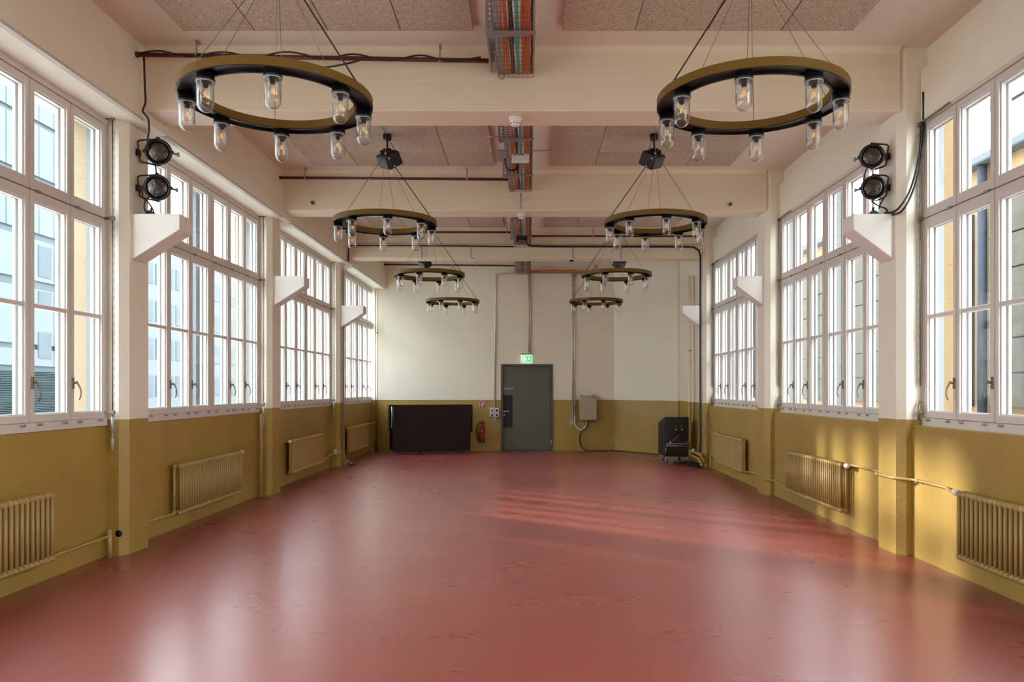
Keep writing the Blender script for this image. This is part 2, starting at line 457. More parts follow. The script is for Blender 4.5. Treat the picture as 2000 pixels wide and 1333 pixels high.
# right wall: parapets with a ledge, header board, set-back upper wall, pillars, corbels
wr = MB()
for k, y in enumerate(PIERS):
    ya, yb = y + PW, (PIERS[k + 1] if k + 1 < len(PIERS) else YB)
    if k == 5:
        wr.box(3.45, 3.95, ya, yb, 0, ZC); continue
    wr.box(XR, 3.9, ya, yb, 0, 1.20)
    wr.box(3.66, 3.9, ya, yb, 4.2, ZC)
    wr.box(3.61, 3.8, ya, ya + 0.215, 1.20, 4.0)
wall_right = struct('wall_right', wr, M['wall'])
for k, y in enumerate(PIERS):
    ya, yb = y + PW, (PIERS[k + 1] if k + 1 < len(PIERS) else YB)
    p = part('pillar', pillar(PR, 3.80, y, -1), M['wall'], wall_right)
    if k > 2: part('corbel', corbel_mesh(PR + 0.02, 3.02, y + 0.10), M['corbel'], p, label='white painted concrete corbel')
    if k < 5:
        part('header_board', MB().box(3.59, 3.70, ya + 0.01, yb - 0.015, 3.985, 4.46, 0.004), M['wall'], wall_right, label='flat cream header board above window')
    part('outer_pillar', MB().box(3.80, 3.935, y - 0.01, y + PW + 0.01, -0.5, 5.2), M['ext_yellow'], wall_right, label='yellow rendered outer pillar')
    part('outer_jamb', MB().box(3.70, 3.80, y - 0.02, y + PW + 0.02, 1.1, 4.1), M['ext_grey_light'], wall_right)

# back wall with door opening and the splayed corner
DX0, DX1, DZ = (979 - 1033) / 79.24, (1079 - 1033) / 79.24, 1.54 + (759 - 712.5) / 79.24
bw = MB()
bw.box(-4.3, DX0, YB, YB + 0.3, 0, ZC); bw.box(DX1, 3.95, YB, YB + 0.3, 0, ZC); bw.box(DX0, DX1, YB, YB + 0.3, DZ, ZC)
bw.prism([(2.09, YB + 0.01), (3.41, 17.75), (3.5, 17.75), (3.5, YB + 0.01)], 0, ZC, 'z')
wall_back = struct('wall_back', bw, M['wall'])
wall_front = struct('wall_front', MB().box(-4.3, 3.95, YF - 0.3, YF, 0, ZC), M['wall'])

# ------------------------------------------------------------------ windows
SASH = [(-1.64, -1.115, -1.585, -1.16), (-1.105, -0.575, -1.06, -0.63), (-0.565, -0.02, -0.52, -0.095),
        (0.02, 0.565, 0.095, 0.52), (0.575, 1.105, 0.63, 1.06), (1.115, 1.64, 1.16, 1.585)]
def frame_rect(mb, xa, xb, y0, y1, z0, z1, gy0, gy1, gz0, gz1):
    mb.box(xa, xb, y0, gy0, z0, z1); mb.box(xa, xb, gy1, y1, z0, z1)
    mb.box(xa, xb, gy0, gy1, z0, gz0); mb.box(xa, xb, gy0, gy1, gz1, z1)

# shared meshes, built for a window whose room side is +x (left wall) and face at x=0
def sash_mesh(s, upper):
    y0, y1, g0, g1 = s
    z0, z1, a, b = (3.095, 3.95, 3.175, 3.89) if upper else (1.275, 3.085, 1.33, 3.005)
    mb = MB()
    frame_rect(mb, -0.055, 0.0, y0, y1, z0, z1, g0, g1, a, b)
    # stepped glazing rebate
    frame_rect(mb, -0.045, -0.016, g0 - 0.001, g1 + 0.001, a - 0.001, b + 0.001, g0 + 0.012, g1 - 0.012, a + 0.012, b - 0.012)
    return mb
def outer_mesh(s, upper):
    y0, y1, g0, g1 = s
    a, b = (3.175, 3.89) if upper else (1.33, 3.005)
    mb = MB()
    frame_rect(mb, -0.095, -0.072, y0 + 0.01, y1 - 0.01, a - 0.07, b + 0.05, g0 + 0.008, g1 - 0.008, a + 0.008, b - 0.008)
    if not upper: mb.box(-0.093, -0.076, g0, g1, 2.175, 2.205)
    return mb
sash_me = {}; outer_me = {}; pane_me = {}; bar_me = {}
for i, s in enumerate(SASH):
    for u in (0, 1):
        sash_me[i, u] = sash_mesh(s, u).mesh('sash', M['white'])
        outer_me[i, u] = outer_mesh(s, u).mesh('outer_sash', M['outer_white'])
        a, b = (3.175, 3.89) if u else (1.33, 3.005)
        if u: pane_me[i, u] = [MB().box(-0.034, -0.030, s[2], s[3], a, b).mesh('pane', M['glass'])]
        else: pane_me[i, u] = [MB().box(-0.034, -0.030, s[2], s[3], a, 2.18).mesh('pane', M['glass']), MB().box(-0.034, -0.030, s[2], s[3], 2.20, b).mesh('pane', M['glass'])]
    bar_me[i] = MB().box(-0.05, -0.006, s[2] - 0.002, s[3] + 0.002, 2.172, 2.208, 0.004).mesh('glazing_bar', M['white'])
hb = MB(); hb.box(0, 0.012, -0.012, 0.012, 1.535, 1.63, 0.002); hb.cyl((0.01, 0, 1.585), (0.035, 0, 1.585), 0.009, 8)
hb.tube([(0.033, 0, 1.60), (0.045, 0.004, 1.575), (0.062, 0.008, 1.54), (0.068, 0.01, 1.50), (0.06, 0.01, 1.46), (0.05, 0.01, 1.44)], [0.008, 0.008, 0.007, 0.006, 0.006, 0.004], 8)
handle_me = hb.mesh('handle', M['handle'])
lb = MB(); lb.box(0, 0.014, -0.03, 0.03, -0.012, 0.010, 0.003); lb.cyl((0.01, -0.012, 0.0), (0.024, -0.012, 0.0), 0.008, 8)
latch_me = lb.mesh('latch', M['steel'])

def mirrored(me, cache={}):
    if me.name not in cache:
        m2 = me.copy(); m2.transform(Matrix.Scale(-1, 4, (1, 0, 0))); m2.flip_normals(); cache[me.name] = m2
    return cache[me.name]

def window(n, side, yc, full=True):
    """side -1 left wall, +1 right wall"""
    X = -3.87 if side < 0 else 3.61
    ztop = 4.06 if side < 0 else 3.985
    T = (lambda me: me) if side < 0 else mirrored
    fb = MB(); x0, x1 = -0.10, 0.012
    fb.box(x0, x1, -1.68, 1.66, 1.20, 1.270); fb.box(x0, x1, -1.68, 1.66, 3.955, ztop)
    fb.box(x0, 0.004, -1.68, -1.645, 1.27, 3.955); fb.box(x0, 0.004, 1.645, 1.66, 1.27, 3.955)
    fb.box(x0, -0.004, -0.016, 0.016, 1.27, 3.955)
    fb.box(-0.10, -0.057, -1.645, 1.645, 3.08, 3.10)
    for s in SASH[:-1]: fb.box(-0.09, -0.057, s[1] + 0.001, s[1] + 0.009, 1.27, 3.955)
    me = fb.mesh('window', M['white'])
    if side > 0: me = mirrored(me)
    w_ = link('window_%d' % n, me, None, (X, yc, 0)); w_['kind'] = 'structure'
    # outer centre post
    pb = MB()
    if side < 0: pb.box(-0.16, -0.27, -0.06, 0.06, 1.15, 4.1); part('outer_post', pb, M['ext_grey'], w_)
    else:
        pb.box(0.105, 0.175, -0.06, 0.06, 1.15, 4.1); part('outer_post', pb, M['ext_grey_light'], w_)
        part('outer_post', MB().box(0.175, 0.225, -0.07, 0.07, 1.0, 4.2), M['ext_yellow'], w_, label='yellow rendered outer post')
    part('outer_sill', MB().box(-0.15 * (1 if side < 0 else -1), (-0.30 if side < 0 else 0.26), -1.68, 1.64, 1.17, 1.20), M['steel'], w_)
    for i, s in enumerate(SASH):
        for u in (0, 1):
            sh = link('sash', T(sash_me[i, u]), w_)
            link('outer_sash', T(outer_me[i, u]), sh)
            for pme in pane_me[i, u]: link('pane', T(pme), sh)
            if not u:
                link('glazing_bar', T(bar_me[i]), sh)
                if i in (1, 2, 4, 5):
                    link('handle', T(handle_me), sh, (0, s[0] + 0.022, 0))
                for yy in (s[0] + 0.1, s[1] - 0.1):
                    link('latch', T(latch_me), sh, (0.012 if side < 0 else -0.012, yy, 1.255))
            else:
                link('latch', T(latch_me), sh, (0.0, s[0] + 0.09, 3.09))
    return w_
wn = 1
for k in (2, 3, 4, 5):
    window(wn, -1, PIERS[k] + PW + 1.89); wn += 1
for k in (2, 3, 4):
    window(wn, 1, PIERS[k] + PW + 1.89); wn += 1
# the bays behind the camera: the same frames without the fittings
for side in (-1, 1):
    for k in (0, 1):
        X = -3.87 if side < 0 else 3.61; yc = PIERS[k] + PW + 1.89
        fb = MB(); a, b = (X - 0.12, X) if side < 0 else (X, X + 0.12)
        fb.box(a, b, yc - 1.68, yc + 1.66, 1.2, 1.32); fb.box(a, b, yc - 1.68, yc + 1.66, 3.9, 4.04 if side < 0 else 3.985); fb.box(a, b, yc - 1.68, yc + 1.66, 3.01, 3.17)
        for yy in (-1.62, -1.11, -0.57, 0, 0.57, 1.11, 1.62): fb.box(a, b, yc + yy - 0.045, yc + yy + 0.04, 1.32, 3.9)
        struct('window_%d' % wn, fb, M['white']); wn += 1

# ------------------------------------------------------------------ door
DC = (DX0 + DX1) / 2
d = MB()
f_ = 0.045
d.box(DX0 - 0.01, DX0 + f_, YB - 0.02, YB + 0.12, 0, DZ + 0.01); d.box(DX1 - f_, DX1 + 0.01, YB - 0.02, YB + 0.12, 0, DZ + 0.01)
d.box(DX0 + f_, DX1 - f_, YB - 0.02, YB + 0.12, DZ - f_, DZ + 0.01)
door = struct('door_1', d, M['door_frame'])
leaf = part('door_leaf', MB().box(DX0 + f_ + 0.004, DX1 - f_ - 0.004, YB + 0.03, YB + 0.09, 0.012, DZ - f_ - 0.004, 0.003), M['door'], door)
bx = lambda px: (px - 1033) / 79.24
bz = lambda py: 1.54 + (759 - py) / 79.24
part('push_plate', MB().box(bx(982.6), bx(1001), YB + 0.024, YB + 0.031, bz(836), bz(772.4)), M['matte_black'], leaf, label='black plate around the lock')
hd = MB(); hd.lathe([(0, -0.012), (0.024, -0.012), (0.024, 0.0), (0, 0.0)], (bx(985), YB + 0.022, bz(804)), 16, 'y')
hd.tube([(bx(985), YB + 0.01, bz(804)), (bx(985), YB - 0.03, bz(804)), (bx(986), YB - 0.035, bz(804)), (bx(994), YB - 0.035, bz(804))], 0.009, 8)
part('handle', hd, M['bright_steel'], leaf, label='steel lever handle')
part('lock', MB().lathe([(0, -0.01), (0.024, -0.01), (0.024, 0.0), (0, 0.0)], (bx(985), YB + 0.022, bz(811)), 16, 'y'), M['bright_steel'], leaf, label='round steel keyhole plate')
tm = text_mesh('BAR/LOUNGE', 0.052, M['plastic_white'])
tx = link('lettering', tm, leaf, (bx(984.3), YB + 0.029, bz(761)), (R(90), 0, 0)); tx['label'] = 'white lettering BAR/LOUNGE'
wmax = max(v.co.x for v in tm.vertices); tx.scale = (bx(1001.7) - bx(984.3), 1, 1); tx.scale.x /= wmax
part('hinge', MB().cyl((DX1 - f_ + 0.01, YB - 0.025, 0.15), (DX1 - f_ + 0.01, YB - 0.025, 0.27), 0.012, 8), M['bright_steel'], leaf)
part('gap_shade', MB().box(DX0, DX1, YB + 0.02, YB + 0.3, 0.0, 0.010), M['matte_black'], door)  # black strip paints the shade under the door leaf
part('painted_dark_backing', MB().box(DX0 - 0.02, DX1 + 0.02, YB + 0.25, YB + 0.29, 0, DZ + 0.02), M['matte_black'], door)  # black sheet painted in for the darkness behind the door

# ------------------------------------------------------------------ exterior, right: yellow works building
eb = thing('factory_building', 'yellow rendered building with grey glazed panels seen through the right windows', 'building', (9.0, 15, 0))
def bq(name, mb, m, label=None): return part(name, mb, m, eb, (-9.0, -15, 0), label=label)
bq('facade', MB().box(9.0, 9.6, 2, 60, -0.5, 6.0), M['ext_yellow'])
for a, b_end in ((5.6, 10.1), (10.45, 14.95), (15.66, 20.3), (20.5, 25.25), (25.75, 30.4), (30.8, 36), (36.4, 42)):
    fr_ = bq('glazed_bay', MB().box(8.9, 9.02, a, b_end, 1.18, 5.05), M['ext_dark'])
    nrow = 6; h = (5.05 - 1.18) / nrow; ncol = 3; wd = (b_end - a) / ncol
    pmx = MB().box(-0.03, 0.03, -wd / 2 + 0.02, wd / 2 - 0.02, -h / 2 + 0.015, h / 2 - 0.015).mesh('panel', M['ext_panel'])
    for r_ in range(nrow):
        for c_ in range(ncol):
            link('panel', pmx, fr_, (8.88, a + wd * (c_ + 0.5), 1.18 + h * (r_ + 0.5)))
bq('downpipe', MB().cyl((8.88, 15.2, -0.5), (8.88, 15.2, 5.9), 0.09, 12), M['ext_pipe'], 'slate blue downpipe')
bq('gutter', MB().box(8.72, 9.05, 2, 60, 5.92, 6.08, 0.02), M['ext_white'], 'pale gutter')
bq('roof', MB().prism([(8.75, 6.08), (9.6, 6.08), (13.0, 7.6), (13.0, 7.7)], 2, 60, 'y'), M['ext_roof'], 'grey sloping roof')
cb = thing('chimney_block', 'grey roof block rising behind the yellow building', 'building', (17, 22, 0))
part('wall', MB().box(-2, 2, -3, 3, -0.5, 10.5), M['ext_roof'], cb)
part('roof_band', MB().box(-2.1, 2.1, -3.1, 3.1, 10.5, 10.9), M['ext_white'], cb)

# exterior, left: pale glass tower and a lower office block
tw = thing('glass_tower', 'tall pale blue glass tower seen through the nearest left window', 'building', (-30, 47, 0))
part('wall', MB().box(-12, -0.3, -4, 8, -0.5, 34), M['ext_white'], tw)
for lv, (z0, z1, mk) in enumerate(((2.9, 3.9, 'ext_white'), (4.2, 7.6, 'ext_white'), (8.1, 10.6, 'ext_white'), (11.0, 14.2, 'ext_glass'), (14.5, 17.6, 'ext_glass'), (17.9, 21, 'ext_glass'), (21.3, 24.5, 'ext_glass'), (24.8, 28, 'ext_glass'), (28.3, 31.5, 'ext_glass'))):
    pw = 1.5 if mk == 'ext_glass' else 3.0
    pme = MB().box(-0.3, 0, -pw / 2 + 0.03, pw / 2 - 0.03, z0, z1).mesh('facade_panel', M[mk])
    for j in range(int(12 / pw)):
        link('facade_panel', pme, tw, (0, -4 + pw * (j + 0.5), 0))
part('facade_joint', MB().box(-0.32, -0.15, -4, 8, 2.6, 31.6), M['ext_glass_dark'], tw)
for z0, z1 in ((3.4, 5.0), (6.4, 7.5), (8.4, 10.3)):
    for ya in (0.4, 2.1):
        fw = part('window', MB().box(-0.1, 0.04, ya, ya + 1.3, z0, z1), M['ext_glass_dark'], tw)
for j in range(26):
    link('louvre', bpy.data.meshes.get('louvre') or MB().prism([(-0.12, 0), (0.03, -0.05), (0.03, -0.03), (-0.12, 0.02)], -4, 8, 'y').mesh('louvre', M['ext_louvre']), tw, (0.06, 0, 0.1 + j * 0.1))
part('louvre_backing', MB().box(-0.3, -0.06, -4, 8, -0.5, 2.75), M['ext_louvre'], tw)
ob = thing('office_block', 'long pale office block with banded windows beyond the left windows', 'building', (-34, 75, 0))
part('wall', MB().box(-10, 0, -17, 80, -0.5, 15), M['ext_white'], ob)
for z0 in (0.8, 4.2, 7.6, 11.0):
    for j in range(24):
        me = bpy.data.meshes.get('ribbon_window_%d' % int(z0)) or MB().box(-0.1, 0.06, 0.15, 3.6, z0, z0 + 1.9).mesh('ribbon_window_%d' % int(z0), M['ext_glass_dark'])
        link('window', me, ob, (0, -16.5 + j * 4.0, 0))
gr = MB(); gr.box(-120, -4.3, -40, 220, -0.7, -0.5); gr.box(3.95, 120, -40, 220, -0.7, -0.5)
tag(part('paved_yard', gr, M['ext_ground']), 'grey paved ground outside around the hall', 'ground'); bpy.data.objects['paved_yard']['kind'] = 'structure'

nb = thing('sun_blocker', 'unseen low pale block added on the left to hold back the sun', 'building', (-24, 5, 0))  # unseen block, added to keep the sun out of the nearer left windows
part('wall', MB().box(-8, 0, -25, 21.0, -0.5, 12.6), mat('pale_sun_blocker', (0.6, 0.6, 0.58, 1), 0.7), nb)
part('roof', MB().box(-8.2, 0.2, -25.2, 21.2, 12.6, 12.9), M['ext_roof'], nb)
# ------------------------------------------------------------------ chandeliers
def ring_mesh(prof, seg=96):
    return MB().lathe(prof, seg=seg, closed_prof=True)
RO, RI = 0.583, 0.468
def make_chandelier(name, label, loc, phase, zap, wire_phase, thick):
    t = thing(name, label, 'chandelier', loc, 0, 'ring chandeliers of eight glass jar lamps')
    if 'ring' not in CH:
        CH['ring'] = ring_mesh([(RI + 0.003, 0.0), (RI + 0.018, 0.0), (RI + 0.018, 0.014), (RO - 0.010, 0.014), (RO - 0.010, 0.0), (RO - 0.003, 0.0), (RO - 0.003, 0.050), (RI + 0.003, 0.050)]).mesh('ring', M['black'], True)
        for p in CH['ring'].polygons: p.use_smooth = False
        CH['ob'] = ring_mesh([(RO - 0.003, 0.006), (RO, 0.006), (RO, 0.058), (RO - 0.003, 0.058)], 96).mesh('outer_band', M['brass'], True)
        CH['ib'] = ring_mesh([(RI, 0.006), (RI + 0.003, 0.006), (RI + 0.003, 0.058), (RI, 0.058)], 96).mesh('inner_band', M['brass'], True)
        hb = MB().lathe([(0, 0.014), (0.050, 0.014), (0.050, -0.028), (0.053, -0.030), (0.053, -0.040), (0.030, -0.040), (0.030, -0.055), (0.016, -0.058), (0.016, -0.075), (0, -0.075)], seg=24)
        CH['holder'] = hb.mesh('lamp_holder', M['black'])
        CH['jar'] = MB().lathe([(0.050, -0.036), (0.051, -0.042), (0.0465, -0.046), (0.0465, -0.170)] + [(0.0465 * math.cos(R(a)), -0.170 - 0.046 * math.sin(R(a))) for a in (15, 30, 45, 60, 75)] + [(0, -0.216)] + [(0.0435 * math.cos(R(a)), -0.170 - 0.043 * math.sin(R(a))) for a in (75, 50, 25, 0)] + [(0.0435, -0.046), (0.044, -0.038)], seg=24).mesh('glass_jar', M['jar'])
        CH['bulb'] = MB().lathe([(0.013, -0.072), (0.014, -0.085), (0.024, -0.105), (0.0295, -0.125), (0.028, -0.140), (0.020, -0.152), (0.010, -0.157), (0, -0.158)], seg=16).mesh('bulb', M['bulb'])
        fb = MB()
        for a in range(4):
            x, y = 0.008 * math.cos(a * PI / 2), 0.008 * math.sin(a * PI / 2)
            fb.cyl((x * 0.6, y * 0.6, -0.098), (x * 1.2, y * 1.2, -0.130), 0.0016, 5)
        CH['rim_glint'] = MB().lathe([(0.0455, -0.043), (0.0525, -0.043), (0.0525, -0.048), (0.0455, -0.048)], seg=24, closed_prof=True).mesh('rim_glint', M['rim_glint'])
        CH['fil'] = fb.mesh('filament', M['filament'])
        CH['screw'] = MB().lathe([(0, 0.055), (0.009, 0.055), (0.009, 0.066), (0.003, 0.070), (0, 0.070)], seg=8).mesh('eyelet', M['black'])
    link('ring', CH['ring'], t); link('outer_band', CH['ob'], t)['label'] = 'brass coloured outer band'
    link('inner_band', CH['ib'], t)['label'] = 'brass coloured inner band'
    for i in range(8):
        a = R(-90 + phase + i * 45); rm = (RO + RI) / 2
        h = link('lamp_holder', CH['holder'], t, (rm * math.cos(a), rm * math.sin(a), 0))
        link('glass_jar', CH['jar'], h); link('rim_glint', CH['rim_glint'], h); link('bulb', CH['bulb'], h); link('filament', CH['fil'], h)
    h = zap - loc[2]
    for i in range(6):
        a = R(-90 + wire_phase + i * 60); rm = 0.55
        x, y = rm * math.cos(a), rm * math.sin(a)
        r = 0.0052 if i == thick else 0.0022
        part('cable', MB().cyl((x, y, 0.055), (0, 0, h), r, 6), M['wire'] if i != thick else M['matte_black'], t, label='thicker power cable' if i == thick else None)
        link('eyelet', CH['screw'], t, (x, y, -0.005))
        if i == thick:
            c = MB()
            for q in (0.80, 0.92): c.lathe([(0.008, -0.008), (0.011, 0), (0.008, 0.008)], (x * (1 - q), y * (1 - q), 0.055 + (h - 0.055) * q), 8)
            part('cable_tie', c, M['plastic_white'], t)
    part('hook', MB().lathe([(0, 0.015), (0.012, 0.01), (0.014, -0.01), (0, -0.02)], (0, 0, h), 10), M['steel'], t)
    part('drop_wire', MB().cyl((0, 0, h), (0, 0, ZC - 0.045 - loc[2]), 0.0025, 6), M['wire'], t)
    return t
CH = {}
chs = [(-1.57, 4.85, 3.32, 15, 20, 1, 'nearest ring chandelier on the left, its bulb jars largest there'),
       (-1.64, 8.87, 3.405, 13, 20, 1, 'second ring chandelier from the front in the left row, below left speaker'),
       (-1.65, 12.89, 3.395, -11, 20, 1, 'third ring chandelier from the front in the left row, before the far beam'),
       (-1.66, 16.91, 3.405, 22.5, 20, 1, 'farthest ring chandelier on the left, hanging before the back wall'),
       (1.393, 4.87, 3.32, -20, -18, 5, 'nearest ring chandelier on the right, its bulb jars largest there'),
       (1.446, 8.87, 3.405, 4, -18, 5, 'second ring chandelier from the front in the right row, below right speaker'),
       (1.456, 12.89, 3.395, 19, -18, 5, 'third ring chandelier from the front in the right row, before the far beam'),
       (1.466, 16.91, 3.405, 12, -18, 5, 'farthest ring chandelier on the right, near the electrical box')]
for (x, y, z, ph, wp, th, lb_) in chs:
    make_chandelier('ring_chandelier', lb_, (x, y, z), ph, 4.23, wp, th)

# ------------------------------------------------------------------ ceiling speakers
def ceiling_speaker(label, x, y, mir):
    t = thing('ceiling_speaker', label, 'speaker', (x, y, ZC - 0.045), 0, 'black speakers on ceiling poles')
    part('ceiling_cup', MB().lathe([(0, 0), (0.052, 0), (0.052, -0.062), (0.048, -0.068), (0, -0.068)], seg=24), M['black'], t)
    part('pole', MB().cyl((0, 0, -0.06), (0, 0, -0.19), 0.011, 10), M['black'], t)
    part('bracket', MB().box(-0.05, 0.05, -0.03, 0.03, -0.20, -0.175, 0.006).box(-0.085, 0.085, -0.03, 0.03, -0.235, -0.195, 0.008), M['black'], t)
    B = Vector((0.05 * mir, -0.07, -0.455))
    u, v, w_ = Vector((0.17 * mir, 0.07, 0.10)), Vector((-0.17 * mir, 0.27, 0.10)), Vector((-0.03 * mir, -0.05, 0.085)) * 1.6
    c = MB(); q = []
    # tapered wedge: the far side of the cabinet is narrower than the grille side
    for k in (0, 1):
        for j in (0, 1):
            for i in (0, 1):
                vv = v * (j if i == 0 else (0.18 + 0.64 * j))
                q.append(B + u * i + vv + w_ * k)
    c._addbm(q, [(0, 2, 3, 1), (4, 5, 7, 6), (0, 1, 5, 4), (2, 6, 7, 3), (0, 4, 6, 2), (1, 3, 7, 5)])
    bmesh.ops.bevel(c.bm, geom=list(c.bm.edges), offset=0.010, segments=2, affect='EDGES')
    cb_ = part('cabinet', c, M['matte_black'], t)
    n_ = -u.normalized() * 0.004
    g = MB(); qq = []
    for dn in (n_ * 0.2, n_):
        for (j, k) in ((0.05, 0.12), (0.95, 0.12), (0.95, 0.88), (0.05, 0.88)):
            qq.append(B + v * j + w_ * k + dn)
    g._addbm(qq, [(0, 1, 2, 3), (7, 6, 5, 4), (0, 4, 5, 1), (1, 5, 6, 2), (2, 6, 7, 3), (3, 7, 4, 0)])
    part('grille', g, M['grille'], cb_)
    return t
ceiling_speaker('black wedge speaker on a pole above the left chandeliers', -1.72, 9.42, 1)
ceiling_speaker('black wedge speaker on a pole above the right chandeliers', 1.52, 9.42, -1)
ceiling_speaker('black speaker behind the left row near the back wall', -2.34, 17.3, 1)
ceiling_speaker('black speaker behind the right row near the back wall', 2.04, 17.3, -1)

# ------------------------------------------------------------------ theatre spotlights on the corbels
def spotlight(label, x, y, z, side, yaw, pitch):
    xw = PL if side < 0 else PR
    t = thing('spotlight', label, 'spotlight', (x, y, z), 0, 'round black spotlights on the first pillars')
    body = MB().lathe([(0, 0.11), (0.05, 0.108), (0.085, 0.085), (0.105, 0.03), (0.112, -0.03), (0.130, -0.035), (0.130, -0.06), (0.112, -0.062), (0.108, -0.045), (0.0, -0.045)], seg=28, axis='y')
    for a in (90, 0, 180, 270):
        ca, sa = math.cos(R(a)), math.sin(R(a))
        body.box(0.128 * ca - 0.016, 0.128 * ca + 0.016, -0.068, -0.028, 0.128 * sa - 0.016, 0.128 * sa + 0.016, 0.003)
    bd = part('lamp_can', body, M['black'], t, rot=(R(pitch), 0, R(yaw)))
    bd.scale = (0.93,) * 3 if side < 0 else (0.86,) * 3
    part('lens', MB().lathe([(0, -0.062), (0.04, -0.060), (0.08, -0.055), (0.103, -0.047), (0.103, -0.04), (0, -0.04)], seg=28, axis='y'), M['lens'], bd, label='ribbed glass lens')
    kb = MB(); kb.cyl((side * -0.12, 0, 0), (side * -0.175, 0, -0.01), 0.012, 8); kb.lathe([(0, -0.012), (0.022, -0.01), (0.022, 0.01), (0, 0.012)], (side * -0.175, 0, -0.01), 10, 'x')
    part('knob', kb, M['steel'], bd)
    dx = xw - x
    yk = MB()
    s_ = 1 if dx > 0 else -1
    yk.tube([(0, 0.0, 0.128), (dx - 0.03 * s_, 0.0, 0.118), (dx - 0.008 * s_, 0, 0.105), (dx - 0.03 * s_, 0.0, -0.075), (dx - 0.05 * s_, 0.0, -0.088), (0.03 * s_, 0.0, -0.118)], 0.008, 6)
    yk.box(dx - 0.03 * s_, dx, -0.03, 0.03, -0.03, 0.03, 0.004)
    part('yoke', yk, M['black'], t)
    return t
spotlight('upper round black spotlight on the left pillar', -3.485, 7.32, 3.765, -1, 12, 6)
spotlight('lower round black spotlight just above the left white corbel', -3.495, 7.32, 3.43, -1, 12, 6)
spotlight('upper round black spotlight on the right pillar', 3.235, 7.32, 3.725, 1, -22, 6)
spotlight('lower round black spotlight just above the right white corbel', 3.245, 7.32, 3.43, 1, -18, 6)
def cord(label, pts, r, m=None, name='cable', cat='cable', group=None):
    # smooth the polyline (Catmull-Rom)
    P = [Vector(p) for p in pts]; out = []
    for i in range(len(P) - 1):
        p0, p1, p2, p3 = P[max(i - 1, 0)], P[i], P[i + 1], P[min(i + 2, len(P) - 1)]
        for k in range(5):
            t = k / 5
            out.append(0.5 * ((2 * p1) + (-p0 + p2) * t + (2 * p0 - 5 * p1 + 4 * p2 - p3) * t * t + (-p0 + 3 * p1 - 3 * p2 + p3) * t ** 3))
    out.append(P[-1])
    return tag(part(name, MB().tube(out, r, 7), m or M['matte_black']), label, cat, group)
def at(px, py, Y): return ((px - 1033) * Y / 1515, Y, 1.54 + (759 - py) * Y / 1515)
cord('black cable hanging from the red pipe to the left spotlights', [at(281, 112, 7.0), at(283, 170, 7.0), at(284, 200, 7.02), at(279, 217, 7.03), at(289, 232, 7.05), at(291, 255, 7.15), at(288, 275, 7.2), at(291, 300, 7.28)], 0.009)
cord('black cable between the two left spotlights', [at(303, 320, 7.36), at(305, 335, 7.40), at(304, 348, 7.38)], 0.007)
cord('black cable looping from lower left spotlight to corbel', [at(291, 360, 7.3), at(279, 365, 7.25), at(279, 385, 7.25), at(290, 396, 7.3), at(299, 410, 7.3), at(300, 416, 7.3)], 0.008)
cord('second black cable looping below the lower left spotlight', [at(297, 383, 7.3), at(284, 392, 7.25), at(282, 408, 7.25), at(288, 416, 7.3)], 0.008)
cord('black cable running from pillar edge down to right corbel', [at(1803, 180, 7.06), at(1803, 240, 7.06), at(1797, 290, 7.06), at(1790, 330, 7.06), at(1776, 375, 7.06), at(1757, 405, 7.06), at(1742, 415, 7.2), at(1728, 416, 7.33)], 0.009)
cord('second black cable swinging from pillar edge to right corbel', [at(1805, 180, 7.05), at(1805, 250, 7.05), at(1800, 300, 7.05), at(1792, 345, 7.05), at(1778, 385, 7.05), at(1762, 412, 7.05), at(1745, 419.3, 7.2), at(1730, 419, 7.33)], 0.009)
cord('thin black cable below the upper right spotlight', [at(1694, 327, 7.34), at(1689, 340, 7.36), at(1687, 352, 7.36)], 0.006)
cord('black cable looping below the lower right spotlight', [at(1702, 393, 7.33), at(1715, 402, 7.3), at(1730, 408, 7.3), at(1734, 417, 7.33)], 0.007)
cord('thin black cable from right yoke to corbel base', [at(1727, 386, 7.33), at(1719, 400, 7.32), at(1717, 408, 7.33)], 0.007)
def clamp(label, x):
    t = thing('clamp_stand', label, 'mount', (x, 7.34, 3.167))
    part('base_plate', MB().box(-0.085, 0.085, -0.05, 0.05, 0, 0.018, 0.004).prism([(-0.05, 0.018), (0.06, 0.018), (0.02, 0.05), (-0.005, 0.055)], -0.03, 0.03, 'y'), M['matte_black'], t)
    part('knob', MB().cyl((0.0, 0, 0.045), (0.012, 0, 0.085), 0.011, 8), M['matte_black'], t)
clamp('black clamp base lying on the left corbel', -3.58); clamp('black clamp base lying on the right corbel', 3.25)

# ------------------------------------------------------------------ radiators
def column_mesh(flat):
    c = MB(); p = 0.0605
    zt, zb = 0.70, 0.205
    if not flat:
        for y_ in (-0.034, 0.034):
            c.tube([(y_, 0, zb), (y_, 0, zt)], 0.0155, 8)
    else:
        c.box(-0.036, 0.036, -0.0265, 0.0265, zb, zt, 0.008)
    for z in (zt, zb):
        c.lathe([(0, -0.030), (0.018, -0.0295), (0.024, -0.018), (0.025, 0), (0.024, 0.018), (0.018, 0.0295), (0, 0.030)], (0.026, 0, z), 10, 'y')
        c.lathe([(0, -0.030), (0.018, -0.0295), (0.024, -0.018), (0.025, 0), (0.024, 0.018), (0.018, 0.0295), (0, 0.030)], (-0.026, 0, z), 10, 'y')
        c.box(-0.030, 0.030, -0.014, 0.014, z - 0.024, z + 0.024)
    return c.mesh('column', M['ochre'])
col_me = {0: column_mesh(False), 1: column_mesh(True)}
